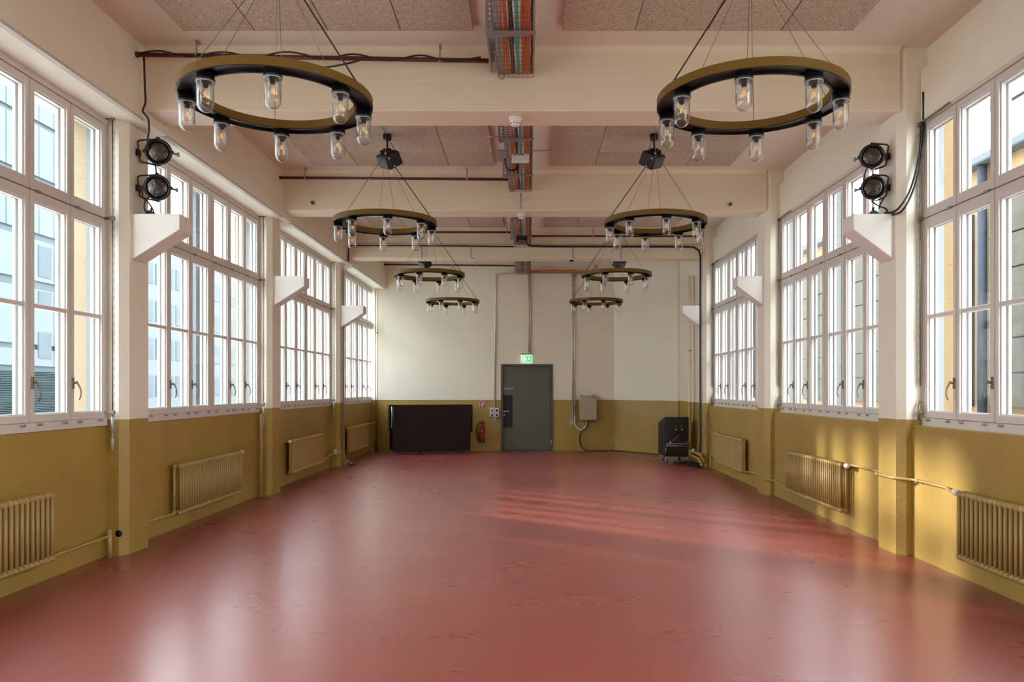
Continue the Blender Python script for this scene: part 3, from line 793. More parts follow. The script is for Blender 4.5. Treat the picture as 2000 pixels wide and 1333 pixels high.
def radiator(label, x, y0, y1, flat=0, valve=None):
    n = round((y1 - y0) / 0.0605)
    t = thing('radiator', label, 'radiator', (x, y0, 0), 0, 'ochre column radiators below the windows')
    for i in range(n): link('column', col_me[flat], t, (0, 0.03 + i * 0.0605, 0))
    L_ = n * 0.0605
    sg = -1 if x < 0 else 1
    part('wall_bracket', MB().box(sg * 0.03, sg * (0.10 if x < 0 else 0.078), 0.3, 0.33, 0.17, 0.20).box(sg * 0.03, sg * (0.10 if x < 0 else 0.078), L_ - 0.33, L_ - 0.30, 0.17, 0.20), M['ochre'], t)
    if valve:
        s = 1 if valve == 'far' else -1; yv = L_ if s > 0 else 0
        v = part('valve', MB().cyl((0, yv - 0.01 * s, 0.70), (0, yv + 0.035 * s, 0.70), 0.014, 8), M['pipe_ochre'], t)
        part('thermostat_head', MB().lathe([(0, 0), (0.020, 0.0), (0.026, 0.008 * s), (0.027, 0.05 * s), (0.022, 0.062 * s), (0.022, 0.075 * s), (0.010, 0.082 * s), (0, 0.082 * s)], (0, yv + 0.035 * s, 0.70), 14, 'y'), M['plastic_white'], v, label='white thermostat head')
    return t
XRL, XRR = -3.775, 3.44
radiator('ochre column radiator under the nearest left window', XRL, 4.30, 6.10)
radiator('ochre column radiator between the first two left pillars', XRL, 8.30, 10.11, 0, 'far')
radiator('ochre flat radiator between second and third left pillars', XRL, 12.30, 14.12, 1, 'near')
radiator('ochre flat radiator in the far left corner bay', XRL, 16.25, 18.10, 1, 'far')
radiator('ochre column radiator under the nearest right window', XRR, 4.36, 6.16, 0, 'far')
radiator('ochre column radiator between the first two right pillars', XRR, 8.46, 10.26, 0, 'near')
radiator('ochre flat radiator between second and third right pillars', XRR, 12.42, 14.24, 1, 'far')

def pipe(label, pts, r, m='pipe_ochre', cat='pipe', name='heating_pipe', extra=None):
    t = thing(name, label, cat, pts[0])
    o = Vector(pts[0])
    # rounded corners
    P = [Vector(p) - o for p in pts]; out = [P[0]]
    for i in range(1, len(P) - 1):
        a, b, c = P[i - 1], P[i], P[i + 1]; rr = min(3.0 * r, (a - b).length / 2.2, (c - b).length / 2.2)
        p1 = b + (a - b).normalized() * rr; p2 = b + (c - b).normalized() * rr
        for k in range(5):
            u = k / 4; out.append(p1 * (1 - u) ** 2 + b * 2 * u * (1 - u) + p2 * u * u)
    out.append(P[-1])
    part('tube', MB().tube(out, r, 10), M[m], t)
    if extra: extra(t, o)
    return t
def collars(pts, r, m, axis='z', h=0.012):
    def f(t, o):
        for p in pts:
            part('collar', MB().lathe([(r * 0.9, -h), (r * 1.35, -h), (r * 1.35, h), (r * 0.9, h)], Vector(p) - o, 12, axis), M[m], t)
    return f
pipe('thin ochre pipe from nearest left radiator to pillar', [(XRL, 6.11, 0.20), (-3.80, 6.3, 0.20), (-3.80, 6.98, 0.20), (-3.80, 7.03, 0.20), (-3.80, 7.03, 0.0)], 0.012, extra=lambda t, o: part('riser', MB().cyl(Vector((-3.80, 7.03, 0.0)) - o, Vector((-3.80, 7.03, 0.26)) - o, 0.022, 12), M['pipe_ochre'], t))
tag(part('pipe_hole', MB().lathe([(0, -0.004), (0.032, -0.004), (0.032, 0), (0, 0)], (-3.765, 7.124, 0.205), 16, 'y'), M['matte_black']), 'black round hole at the foot of the first left pillar', 'hole')
pipe('thin ochre pipe from first left pillar to second left radiator', [(-3.82, 7.57, 0.20), (-3.82, 8.10, 0.20), (XRL, 8.22, 0.205), (XRL, 8.31, 0.205)], 0.012)
pipe('ochre riser pipe beside the second left pillar', [(XRL, 10.20, 0.70), (-3.80, 10.4, 0.715), (-3.80, 10.98, 0.72)], 0.010, extra=lambda t, o: part('riser', MB().tube([Vector((-3.80, 11.0, 0.0)) - o, Vector((-3.80, 11.0, 1.17)) - o], 0.020, 12), M['pipe_ochre'], t))
pipe('thin ochre pipe from second left pillar to third radiator valve', [(-3.83, 11.58, 0.70), (-3.83, 12.10, 0.70), (XRL, 12.2, 0.70)], 0.010)
pipe('short ochre pipe from third left radiator into the floor', [(XRL, 14.11, 0.21), (-3.80, 14.3, 0.21), (-3.80, 15.0, 0.28), (-3.80, 15.0, 0.0)], 0.014)
pipe('tall ochre pipe in the far left corner', [(-3.72, YB - 0.12, 0.0), (-3.72, YB - 0.12, 3.98)], 0.020, 'wall', extra=collars([(-3.72, YB - 0.12, z) for z in (1.0, 2.9)], 0.02, 'steel'))
pipe('thin ochre feed pipe to the far left corner radiator', [(XRL, 18.2, 0.70), (-3.74, 18.9, 0.70), (-3.74, YB - 0.13, 0.70)], 0.009)
pipe('ochre pipe joining the two nearer right radiators around the pillar', [(XRR, 8.44, 0.71), (3.49, 8.30, 0.71), (3.49, 7.70, 0.71), (3.375, 7.56, 0.71), (3.375, 7.20, 0.71), (3.44, 7.09, 0.71), (3.49, 7.02, 0.71), (3.49, 6.5, 0.71), (XRR, 6.32, 0.70), (XRR, 6.25, 0.70)], 0.012, extra=collars([(3.375, 7.5, 0.71), (3.49, 6.95, 0.71)], 0.012, 'pipe_ochre', 'y'))
pipe('low ochre pipe rounding the second right pillar', [(XRR, 12.40, 0.20), (3.49, 12.2, 0.22), (3.49, 11.66, 0.23), (3.37, 11.56, 0.23), (3.37, 11.15, 0.23), (3.44, 11.08, 0.23), (3.49, 10.95, 0.23), (3.49, 10.5, 0.20), (XRR, 10.35, 0.20), (XRR, 10.25, 0.205)], 0.012)
pipe('short upright ochre pipe beside the third right radiator', [(3.47, 15.02, 1.0), (3.47, 15.02, 0.12)], 0.013, extra=collars([(3.47, 15.02, 0.9), (3.47, 15.02, 0.62)], 0.015, 'pipe_ochre'))
pipe('thin ochre branch pipe feeding the third right radiator', [(3.47, 15.02, 0.80), (3.44, 14.7, 0.745), (3.44, 14.34, 0.70)], 0.010)
pipe('stubby ochre pipe loop by the floor of the third right bay', [(3.46, 14.75, 0.0), (3.46, 14.75, 0.20), (3.50, 14.95, 0.21), (3.51, 15.1, 0.21)], 0.018)
# the big pair in the right corner
pipe('thick ochre corner pipe bending twice above the floor', [at(1347, 540, 15.9), at(1347, 880.5, 15.9), at(1371, 890, 15.05), at(1375, 907, 15.0)], 0.030, 'wall', extra=collars([at(1347, 685, 15.9)], 0.03, 'pipe_ochre'))
pipe('second thick ochre corner pipe with the lower bend', [at(1354.5, 540, 16.1), at(1354.5, 870, 16.1), at(1345.5, 887, 15.75), at(1366, 898, 15.0), at(1369.5, 905, 14.9), at(1370, 912, 14.85)], 0.024, 'wall')

# ------------------------------------------------------------------ window opener rods
def opener(label, side, y, x):
    t = thing('window_opener_rod', label, 'rod', (x, y, 0), 0, 'window opener rods beside the pillars')
    top, bot = (4.02, 0.98) if side < 0 else (3.97, 1.28)
    part('rod', MB().cyl((0, 0, bot + 0.28), (0, 0, top), 0.006, 8), M['handle'], t)
    part('chain', MB().tube([(-side * 0.014, 0.0, bot + 0.3 + 0.04 * i) for i in range(int((top - bot - 0.36) / 0.04))], [0.002 + 0.002 * (i % 2) for i in range(int((top - bot - 0.36) / 0.04))], 5), M['wire'], t)
    for z in (top - 0.02, 3.09, 1.32):
        b = MB().box(-0.02, 0.02, -0.014, 0.014, z - 0.018, z + 0.018, 0.003); b.box(side * 0.0, side * 0.075, 0.002, 0.012, z - 0.010, z + 0.010)
        part('bracket', b, M['handle'], t)
    if side < 0:
        part('crank', MB().cyl((0, 0, bot + 0.16), (0, 0, bot + 0.30), 0.014, 10).cyl((0, 0, bot + 0.09), (0, 0, bot + 0.17), 0.008, 8).cyl((0, 0, bot), (0, 0, bot + 0.10), 0.014, 10), M['plastic_grey'], t, label='grey cylindrical crank handle')
    else:
        part('crank', MB().tube([(0, 0, 1.42), (-0.02, -0.01, 1.36), (-0.025, -0.02, 1.25)], 0.010, 8), M['handle'], t)
        part('link_rod', MB().tube([(0, 0, 3.965), (0.0, -0.15, 3.965), (0.005, -0.48, 3.975)], 0.009, 6), M['handle'], t)
for k, w_ in enumerate(('first', 'second', 'third')):
    opener('thin vertical opener rod with grey crank beside the %s left pillar' % w_, -1, P0 + k * BAY - 0.06, -3.79)
opener('dark vertical opener rod beside the first right pillar', 1, P0 - 0.035, 3.575)
opener('dark vertical opener rod beside the second right pillar', 1, P0 + BAY - 0.035, 3.575)
opener('dark vertical opener rod beside the third right pillar', 1, P0 + 2 * BAY - 0.035, 3.575)

# ------------------------------------------------------------------ sprinkler pipes
def sprinkler(label, x0, z0, x1, z1, y, hangers, r=0.020, bend=False):
    t = thing('sprinkler_pipe', label, 'pipe', (x0, y, z0), 0, 'dark red pipes along the beams')
    pts = [(0, 0, 0), (x1 - x0, 0, z1 - z0)]
    if bend: pts += [(x1 - x0 + 0.05, 0, z1 - z0 + 0.02), (x1 - x0 + 0.06, 0, z1 - z0 + 0.12)]
    part('tube', MB().tube(pts, r, 12), M['redpipe'], t)
    part('end_cap', MB().lathe([(0, -0.02), (r * 1.35, -0.018), (r * 1.35, 0.02), (r, 0.022), (0, 0.022)], (0, 0, 0), 12, 'x'), M['redpipe'], t)
    for hx in hangers:
        zz = z0 + (z1 - z0) * (hx - x0) / (x1 - x0)
        h = MB().cyl((hx - x0, 0, zz - z0), (hx - x0, 0, zz - z0 + 0.13), 0.007, 8)
        h.lathe([(0.006, -0.012), (0.014, -0.012), (0.014, 0.012), (0.006, 0.012)], (hx - x0, 0, zz - z0 + 0.13), 8)
        h.lathe([(r + 0.001, -0.012), (r + 0.005, -0.012), (r + 0.005, 0.012), (r + 0.001, 0.012)], (hx - x0, 0, zz - z0), 12, 'x', True)
        h.box(hx - x0 - 0.012, hx - x0 + 0.012, 0, 0.06, zz - z0 + 0.12, zz - z0 + 0.135)
        part('hanger', h, M['steel'], t)
    return t
sprinkler('dark red pipe along the nearest beam with black cable wound on it', FX, 4.542, -0.36, 4.485, 6.97, [at(384, 0, 6.97)[0], at(859, 0, 6.97)[0]])
sprinkler('dark red pipe along the second beam, left of the cable tray', FX, 4.525, -0.29, 4.50, 10.98, [at(596, 0, 10.98)[0], at(912, 0, 10.98)[0]])
sprinkler('dark red pipe along the third beam, left of cable tray', FX, 4.565, -0.30, 4.555, 14.98, [at(1000, 0, 14.98)[0] - 0.1])
sprinkler('dark red pipe along the third beam, right of cable tray', 0.08, 4.482, 3.33, 4.480, 14.98, [at(1159, 0, 14.98)[0]], bend=True)
sprinkler('dark red pipe under the ceiling of the back wall', FX, 4.56, -0.30, 4.53, 18.9, [at(930, 0, 18.9)[0]])
pts = []
for i in range(60):
    x = FX + 0.05 + i * (3.05 / 59); z = 4.542 - 0.018 * (x - FX) + 0.0
    pts.append((x, 6.94 + 0.004 * math.sin(i), z + 0.024 * math.sin(i * 0.55) + (0.012 if 20 < i < 30 else 0)))
cord('black cable wound loosely along the nearest red pipe', pts, 0.008)
cord('black cable dipping from nearest red pipe behind left chandelier', [at(705, 117, 6.9), at(680, 124, 6.88), at(640, 131, 6.9), at(615, 130, 7.0), at(600, 122, 7.05)], 0.008)

# ------------------------------------------------------------------ central cable tray, bay by bay
def wire_tray(label, y0, y1, z0=4.37, x0=-0.285, x1=0.045, hangers=(), idx=0):
    t = thing('cable_tray', label, 'cable tray', (0, y0, z0), 0, 'wire mesh cable trays along the ceiling')
    L_ = y1 - y0; h = 0.10; wr_ = MB(); r = 0.0023
    n = int(L_ / 0.085)
    for i in range(n + 1):
        y = L_ * i / n
        wr_.tube([(x0, y, h), (x0, y, 0.01), (x0 + 0.01, y, 0), (x1 - 0.01, y, 0), (x1, y, 0.01), (x1, y, h)], r, 4)
    for i in range(8):
        x = x0 + 0.01 + (x1 - x0 - 0.02) * i / 7; wr_.tube([(x, 0, -0.003), (x, L_, -0.003)], r, 4)
    for x in (x0, x1):
        for z in (0.05, 0.10): wr_.tube([(x, 0, z), (x, L_, z)], r, 4)
    part('wire_basket', wr_, M['wire'], t)
    for hy in hangers:
        b = MB(); yy = hy - y0
        # slotted channel made of short webs between the slots
        b.box(x0 - 0.06, x0 - 0.052, yy - 0.02, yy + 0.02, -0.03, ZC - z0)
        for k in range(8):
            zz = -0.02 + k * (ZC - z0) / 7.2
            b.box(x0 - 0.055, x0 - 0.0, yy - 0.022, yy - 0.018, zz, zz + 0.018)
        b.box(x0 - 0.055, x0 - 0.035, yy - 0.023, yy - 0.018, -0.03, ZC - z0); b.box(x0 - 0.016, x0 - 0.0, yy - 0.023, yy - 0.018, -0.03, ZC - z0)
        part('hanger_channel', b, M['steel'], t, label='slotted steel channel')
        part('support_arm', MB().prism([(x0 - 0.05, -0.055), (x0 - 0.05, -0.006), (x1 + 0.01, -0.006), (x1 + 0.01, -0.022)], yy - 0.02, yy + 0.02, 'y'), M['steel'], t)
    return t
bays = [(4.2, 7.09, 4.385, (6.17,), 'nearest'), (7.60, 11.10, 4.36, (8.72, 10.2), 'second'), (11.6, 15.10, 4.335, (14.3,), 'third'), (15.6, 19.05, 4.335, (18.5,), 'farthest')]
bundles = [('orange_cable_bundle', 'thick bundle of orange cables on the right of the %s tray', [(-0.015, 0.02), (-0.035, 0.02), (-0.055, 0.02), (0.005, 0.022), (-0.045, 0.045), (-0.022, 0.045), (0.0, 0.045)], 0.0105, 'orange'),
           ('teal_cable_bundle', 'teal cables in the middle of the %s tray', [(-0.088, 0.016), (-0.103, 0.016)], 0.009, 'teal'),
           ('dark_cable_bundle', 'dark brown cables beside the teal ones in the %s tray', [(-0.135, 0.03), (-0.150, 0.03), (0.025, 0.03)], 0.012, 'brown_cable'),
           ('thin_orange_cable_bundle', 'thin bundle of orange cables left of centre in the %s tray', [(-0.175, 0.016), (-0.195, 0.016), (-0.215, 0.018), (-0.185, 0.034)], 0.009, 'orange'),
           ('grey_cable_bundle', 'grey cables along the left edge of the %s tray', [(-0.235, 0.016), (-0.252, 0.016), (-0.268, 0.02), (-0.243, 0.034)], 0.009, 'grey_cable')]
for bi, (y0, y1, z0, hg, wd) in enumerate(bays):
    wire_tray('steel wire mesh cable tray in the %s ceiling bay' % wd, y0, y1, z0, hangers=hg)
    for (nm, lb_, offs, r, mk) in bundles:
        b = MB()
        for q, (x, z) in enumerate(offs):
            pts = []
            n = 12
            for i in range(n + 1):
                u = i / n; pts.append((x + 0.004 * math.sin(i * 1.7 + q * 2 + bi), y0 + 0.03 + (y1 - y0 - 0.06) * u, z0 + z + 0.002 * math.sin(i * 2.1 + q)))
            b.tube(pts, r, 6)
        tag(part(nm, b, M[mk]), lb_ % wd, 'cable', 'cables in the ceiling tray')
for (px, py, Y, wd) in ((980, 151, 7.08, 'nearest'), (1000, 372, 11.09, 'second'), (1007, 481, 15.09, 'third')):
    x, y, z = at(px, py, Y); s_ = 1.0
    cord('yellow green earth wire loop at the end of the %s tray' % wd, [(x - 0.02, y - 0.01, z + 0.04), (x - 0.024, y - 0.02, z), (x, y - 0.02, z - 0.03), (x + 0.024, y - 0.02, z), (x + 0.02, y - 0.01, z + 0.04)], 0.006, M['lime'], 'earth_wire', 'wire')
# boxes hung on the trays
def plain_box(name, label, cat, x0, x1, y0, y1, z0, z1, m, bev=0.006, extra=None):
    t = thing(name, label, cat, ((x0 + x1) / 2, (y0 + y1) / 2, z0)); o = t.location
    part('case', MB().box(x0 - o.x, x1 - o.x, y0 - o.y, y1 - o.y, z0 - o.z, z1 - o.z, bev), M[m], t)
    if extra: extra(t, o)
    return t
def vents(x0, x1, y, z, n, m='matte_black'):
    def f(t, o):
        b = MB(); w_ = (x1 - x0) / n
        for i in range(n): b.box(x0 + w_ * (i + 0.2) - o.x, x0 + w_ * (i + 0.8) - o.x, y - 0.003 - o.y, y - o.y, z - o.z, z + 0.012 - o.z)
        part('vent', b, M[m], t)
    return f
x0_, _, zt_ = at(999, 299, 9.35); x1_, _, zb_ = at(1033.5, 316, 9.35)
plain_box('wireless_router', 'flat white box hanging below the second cable tray', 'router', x0_, x1_, 9.35, 9.42, zb_, zt_, 'plastic_white', 0.008, vents(x0_ + 0.03, x1_ - 0.06, 9.35, zt_ - 0.025, 5))
x0_, _, zt_ = at(976, 292, 9.3); x1_, _, zb_ = at(991, 311, 9.3)
plain_box('junction_box', 'grey junction box on the left of the second cable tray', 'junction box', x0_ - 0.02, -0.30, 9.3, 9.4, zb_, zt_, 'steel', 0.004, vents(x0_, x1_, 9.3, zt_ - 0.04, 2, 'plastic_grey'))
cord('black cable looping beneath the grey junction box', [at(986, 311, 9.3), at(988, 325, 9.6), at(995, 333, 9.8), at(1008, 331, 9.9), at(1012, 320, 9.9)], 0.010)
x0_, _, zt_ = at(1008, 460, 14.2); x1_, _, zb_ = at(1030, 472, 14.2)
plain_box('black_tray_box', 'small black box below the third cable tray', 'box', x0_, x1_, 14.2, 14.3, zb_, zt_, 'matte_black', 0.005, vents(x0_, x1_, 14.2, zb_ + 0.003, 1, 'steel'))
xa, _, za = at(957, 131, 7.0); xb, _, zb2 = at(972, 71, 7.0)
def plates(t, o):
    b = MB()
    for k in range(3): b.box(-0.345 - o.x, -0.30 - o.x, 6.9 - o.y, 6.915 - o.y, 4.45 + k * 0.09 - o.z, 4.53 + k * 0.09 - o.z, 0.003)
    part('splice_plate', b, M['plastic_grey'], t)
plain_box('tray_end_bracket', 'grey bracket plates left of the nearest tray by the beam', 'bracket', -0.35, -0.335, 6.55, 7.1, 4.43, 4.66, 'steel', 0.003, plates)
# conduits crossing to the panels in the second bay
def conduit(label, pts, r=0.011, m='steel', col=None, name='conduit', coll_axis='z'):
    return pipe(label, pts, r, m, 'conduit', name, collars(col, r, m, coll_axis) if col else None)
conduit('short steel conduit right of the second tray, nearer one', [(0.05, 8.72, 4.56), (0.30, 8.72, 4.56)], 0.010)
conduit('short steel conduit right of the second tray, farther one', [(0.05, 9.85, 4.56), (0.30, 9.85, 4.56)], 0.010)
conduit('short steel conduit left of the second tray', [(-0.30, 9.3, 4.56), (-0.50, 9.3, 4.56)], 0.008)

# ------------------------------------------------------------------ detectors and small things on the beams
def detector(label, x, y, z, s=1.0):
    t = thing('smoke_detector', label, 'smoke detector', (x, y, z), 0)
    part('base', MB().lathe([(0, 0), (0.062 * s, 0), (0.064 * s, -0.018 * s), (0.060 * s, -0.030 * s), (0, -0.030 * s)], seg=24), M['plastic_white'], t)
    part('head', MB().lathe([(0.052 * s, -0.030 * s), (0.050 * s, -0.055 * s), (0.040 * s, -0.075 * s), (0.028 * s, -0.082 * s), (0, -0.084 * s)], seg=24), M['plastic_white'], t)
    b = MB()
    for i in range(10):
        a = i * PI / 5; b.box(0.046 * s * math.cos(a) - 0.006, 0.046 * s * math.cos(a) + 0.006, 0.046 * s * math.sin(a) - 0.006, 0.046 * s * math.sin(a) + 0.006, -0.064 * s, -0.058 * s)
    part('vent_slot', b, M['matte_black'], t)
detector('large white smoke detector under the nearest beam', -0.125, 7.30, ZB)
detector('white smoke detector under the second beam with conduit above', -0.105, 11.30, ZB)
conduit('thin conduit running down the second beam to its detector', [(-0.112, 11.10, 4.34), (-0.112, 11.10, 4.10)], 0.008, 'steel', [(-0.112, 11.10, 4.14)])
def small_cam(label, x, y, z, dome):
    t = thing('dome_camera' if dome else 'alarm_sounder', label, 'camera' if dome else 'alarm', (x, y, z), 0)
    part('base', MB().lathe([(0, 0), (0.055, 0), (0.055, -0.03), (0, -0.03)], seg=16), M['plastic_white'], t)
    if dome: part('dome', MB().lathe([(0.045, -0.03), (0.038, -0.055), (0.02, -0.068), (0, -0.072)], seg=16), M['black'], t)
    else: part('red_cap', MB().box(-0.02, 0.02, -0.03, 0.0, 0.0, 0.03, 0.005), M['sign_red'], t)
small_cam('white dome camera under the third beam, right of centre', at(1116, 0, 15.2)[0], 15.2, ZB, True)
small_cam('small red and white alarm under the third beam, left of centre', at(920, 0, 15.2)[0], 15.2, ZB, False)
conduit('thin conduit down the third beam to the dome camera', [at(1119, 483, 15.1), at(1119, 505, 15.1)], 0.011)
conduit('thin conduit down the third beam to the alarm', [at(920, 483, 15.1), at(920, 506, 15.1)], 0.011)
conduit('thin conduit down the third beam above the left speaker', [at(823.5, 482, 15.1), at(823.5, 507, 15.1)], 0.011)
conduit('thin conduit down the third beam above the right speaker', [at(1213, 483, 15.1), at(1213, 507, 15.1)], 0.011)
def knob(label, px, py):
    x, y, z = at(px, py, 11.1)
    t = thing('cable_stub', label, 'stub', (x, 11.125, z))
    part('sleeve', MB().lathe([(0, 0), (0.028, 0), (0.026, -0.03), (0.016, -0.034), (0, -0.034)], seg=14, axis='y'), M['handle'], t)
    part('plug', MB().lathe([(0, -0.03), (0.016, -0.03), (0.012, -0.05), (0, -0.052)], seg=10, axis='y'), M['black'], t)
knob('small dark stub sticking out of second beam at left', 610, 396)
knob('small dark stub sticking out of second beam at right', 1426.5, 399)

# ------------------------------------------------------------------ tray along the third beam and its drops
def narrow_tray(label, pts, wdt, nrm, n_cross):
    """ladder of two rails and rungs following pts; nrm = direction of its width"""
    t = thing('narrow_cable_tray', label, 'cable tray', pts[0]); o = Vector(pts[0]); nv = Vector(nrm) * wdt / 2
    b = MB(); P = [Vector(p) - o for p in pts]
    b.tube([p + nv for p in P], 0.005, 5); b.tube([p - nv for p in P], 0.005, 5)
    for i in range(n_cross + 1):
        u = i / n_cross * (len(P) - 1); k = min(int(u), len(P) - 2); p = P[k].lerp(P[k + 1], u - k)
        b.tube([p + nv, p - nv], 0.004, 4)
    part('ladder', b, M['steel'], t)
    return t
ytb = 15.06
narrow_tray('narrow wire tray along the top of the third beam', [(-3.40, ytb, 4.32), (3.28, ytb, 4.30)], 0.06, (0, 0, 1), 60)
cord('black cable along the third beam, left half', [(-3.50, ytb - 0.02, 4.0), (-3.49, ytb - 0.02, 4.25), (-3.42, ytb - 0.02, 4.31), (-3.0, ytb - 0.02, 4.31), (-1.5, ytb - 0.02, 4.305), (-0.3, ytb - 0.02, 4.29)], 0.013)
cord('thick black cable along third beam and down the right pillar', [(0.0, ytb - 0.02, 4.36), (0.12, ytb - 0.02, 4.30), (1.5, ytb - 0.02, 4.29), (3.0, ytb - 0.02, 4.285), (3.24, ytb - 0.02, 4.25), (3.32, ytb + 0.0, 4.15), (3.33, ytb, 3.9), (3.33, ytb, 2.5), (3.33, ytb, 1.2), (3.33, ytb, 0.30)], 0.020)
narrow_tray('upright wire tray down the third right pillar', [(3.345, 15.08, 4.25), (3.345, 15.08, 0.35)], 0.05, (1, 0, 0), 40)
narrow_tray('upright wire tray down the third left pillar', [(-3.675, 15.36, 3.85), (-3.675, 15.36, 0.30)], 0.06, (0, 1, 0), 44)
cord('grey cable swinging from beam to the left pillar tray', [(-3.49, ytb, 4.0), (-3.50, 15.1, 3.95), (-3.56, 15.2, 3.9), (-3.655, 15.33, 3.8), (-3.66, 15.36, 3.6), (-3.66, 15.36, 0.3), (-3.60, 15.40, 0.12), (-3.50, 15.45, 0.03)], 0.010, M['grey_cable'])
plain_box('socket_box', 'white socket box low on the third left pillar', 'socket', -3.80, -3.73, 15.08, 15.12, 0.26, 0.35, 'plastic_white', 0.004, lambda t, o: part('cable_gland', MB().tube([(0.03, 0.0, 0.045), (0.09, 0.0, 0.045), (0.10, 0.02, 0.045)], 0.010, 6), M['plastic_white'], t))
def coil(label, c, r0, n, rt, mk='matte_black', name='cable_coil', flat=1.0, seed=1):
    rnd = random.Random(seed); pts = []
    for i in range(n * 14):
        a = i * 2 * PI / 14; r = r0 * (0.65 + 0.35 * rnd.random())
        pts.append((c[0] + r * math.cos(a), c[1] + r * flat * math.sin(a), max(rt, c[2] + rt + rnd.random() * rt * 4)))
    return tag(part(name, MB().tube(pts, rt, 6), M[mk]), label, 'cable')
coil('small black cable coil at the foot of the third left pillar', (-3.50, 15.42, 0), 0.06, 4, 0.008)

# ------------------------------------------------------------------ back wall fittings
def strip(label, px, py0, py1, r=0.012, m='bright_steel', ncol=5, name='conduit'):
    y = YB - 0.02
    return conduit(label, [(bx(px), y, bz(py0)), (bx(px), y, bz(py1))], r, m, [(bx(px), y, bz(py0 + (py1 - py0) * (i + 0.5) / ncol)) for i in range(ncol)])
conduit('steel conduit dropping from the ceiling to the wall sockets', [(bx(1010), YB - 0.03, bz(534.5)), (bx(968.5), YB - 0.03, bz(536)), (bx(968.5), YB - 0.02, bz(545)), (bx(965.7), YB - 0.02, bz(797))], 0.017, 'bright_steel', [(bx(968 - i * 0.5), YB - 0.02, bz(600 + i * 48)) for i in range(4)])
strip('left conduit of the pair above the exit sign', 1032.6, 537, 689, 0.013)
strip('right conduit of the pair above the exit sign', 1036.2, 537, 689, 0.013)
strip('left conduit of the pair beside the electrical box', 1118, 536, 818, 0.017, ncol=6)
strip('right conduit of the pair beside the electrical box', 1122.3, 536, 812, 0.019, ncol=6)
ctb = thing('narrow_cable_tray', 'steel tray of orange cables along the top of the back wall', 'cable tray', (bx(1034), YB - 0.05, bz(533)))
L_ = bx(1182) - bx(1034)
part('tray', MB().box(0, L_, -0.05, 0.04, -0.02, -0.012).box(0, L_, -0.05, -0.045, -0.02, 0.02), M['steel'], ctb)
tag(part('orange_cable_bundle', MB().tube([(bx(1034) + i * L_ / 12, YB - 0.11, bz(531) + 0.006 * math.sin(i * 2)) for i in range(13)], 0.022, 8), M['orange']), 'orange cables running right along the back wall top', 'cable')
# socket box with four sockets
sb = thing('wall_socket_unit', 'grey four way socket panel left of the door', 'socket', (bx(966), YB, bz(815.6)))
hx, hz = (bx(975.6) - bx(956.6)) / 2, bz(797) - bz(815.6)
part('housing', MB().box(-hx, hx, -0.07, 0, 0, hz, 0.008), M['plastic_grey'], sb)
for i in (-1, 1):
    for j in (0, 1):
        so = part('socket', MB().box(i * 0.058 - 0.045, i * 0.058 + 0.045, -0.085, -0.07, 0.012 + j * 0.112, 0.108 + j * 0.112, 0.008), M['plastic_white'], sb, label='socket with dark round insert')
        part('socket_insert', MB().lathe([(0, -0.089), (0.027, -0.089), (0.027, -0.084), (0, -0.084)], (i * 0.058, 0, 0.06 + j * 0.112), 14, 'y'), M['matte_black'], so)
part('lower_box', MB().box(-0.035, 0.045, -0.05, 0, -0.085, 0, 0.004), M['plastic_grey'], sb)
# exit sign
ex = thing('exit_sign', 'lit green emergency exit sign above the door', 'sign', (bx(1028.9), YB - 0.06, bz(708.3)))
hx, hz = (bx(1039) - bx(1018.8)) / 2, bz(693.7) - bz(708.3)
part('housing', MB().box(-hx - 0.01, hx + 0.04, -0.02, 0.06, hz, hz + 0.038, 0.004), M['steel'], ex)
part('sign_face', MB().box(-hx, hx, -0.006, 0.006, 0, hz, 0.002), M['exit_white'], ex)
part('green_field', MB().box(-hx + 0.012, -0.004, -0.009, -0.005, 0.014, hz - 0.014).box(0.004, hx - 0.012, -0.009, -0.005, 0.014, hz - 0.014), M['exit_green'], ex)
pg = MB(); yA, yB = -0.012, -0.008
pg.box(-0.095, -0.055, yA, yB, 0.03, hz - 0.03)           # doorway
pg.prism([(-0.045, 0.03), (-0.033, 0.03), (-0.022, 0.075), (-0.034, 0.08)], yA, yB, 'y')
pg.prism([(-0.075, 0.04), (-0.066, 0.034), (-0.038, 0.07), (-0.03, 0.115), (-0.05, 0.12)], yA - 0.001, yB, 'y')
pg.box(-0.036, -0.020, yA, yB, 0.125, 0.142)
pg.prism([(0.045, 0.095), (0.045, 0.15), (0.065, 0.15), (0.065, 0.095), (0.092, 0.095), (0.055, 0.04), (0.018, 0.095)], yA, yB, 'y')
part('pictogram', pg, M['exit_white'], ex, label='white running figure and down arrow')
# fire extinguisher sign
fs = thing('fire_sign', 'small red square sign with white hose pictogram', 'sign', (bx(943), YB - 0.002, bz(789.8)))
part('plate', MB().box(-0.078, 0.078, -0.006, 0, -0.078, 0.078, 0.002), M['plastic_white'], fs)
part('red_field', MB().box(-0.066, 0.066, -0.009, -0.005, -0.066, 0.066), M['sign_red'], fs)
part('pictogram', MB().prism([(-0.032, -0.045), (-0.012, -0.055), (0.016, -0.035), (0.036, 0.0), (0.04, 0.03), (0.028, 0.05), (0.008, 0.05), (0.02, 0.034), (0.016, 0.0), (-0.006, -0.028)], -0.012, -0.008, 'y').prism([(-0.034, -0.044), (-0.018, -0.044), (-0.014, 0.01), (-0.026, 0.046), (-0.038, 0.01)], -0.013, -0.008, 'y').prism([(-0.012, 0.0), (0.004, 0.02), (-0.014, 0.045), (-0.024, 0.03)], -0.012, -0.008, 'y'), M['plastic_white'], fs)
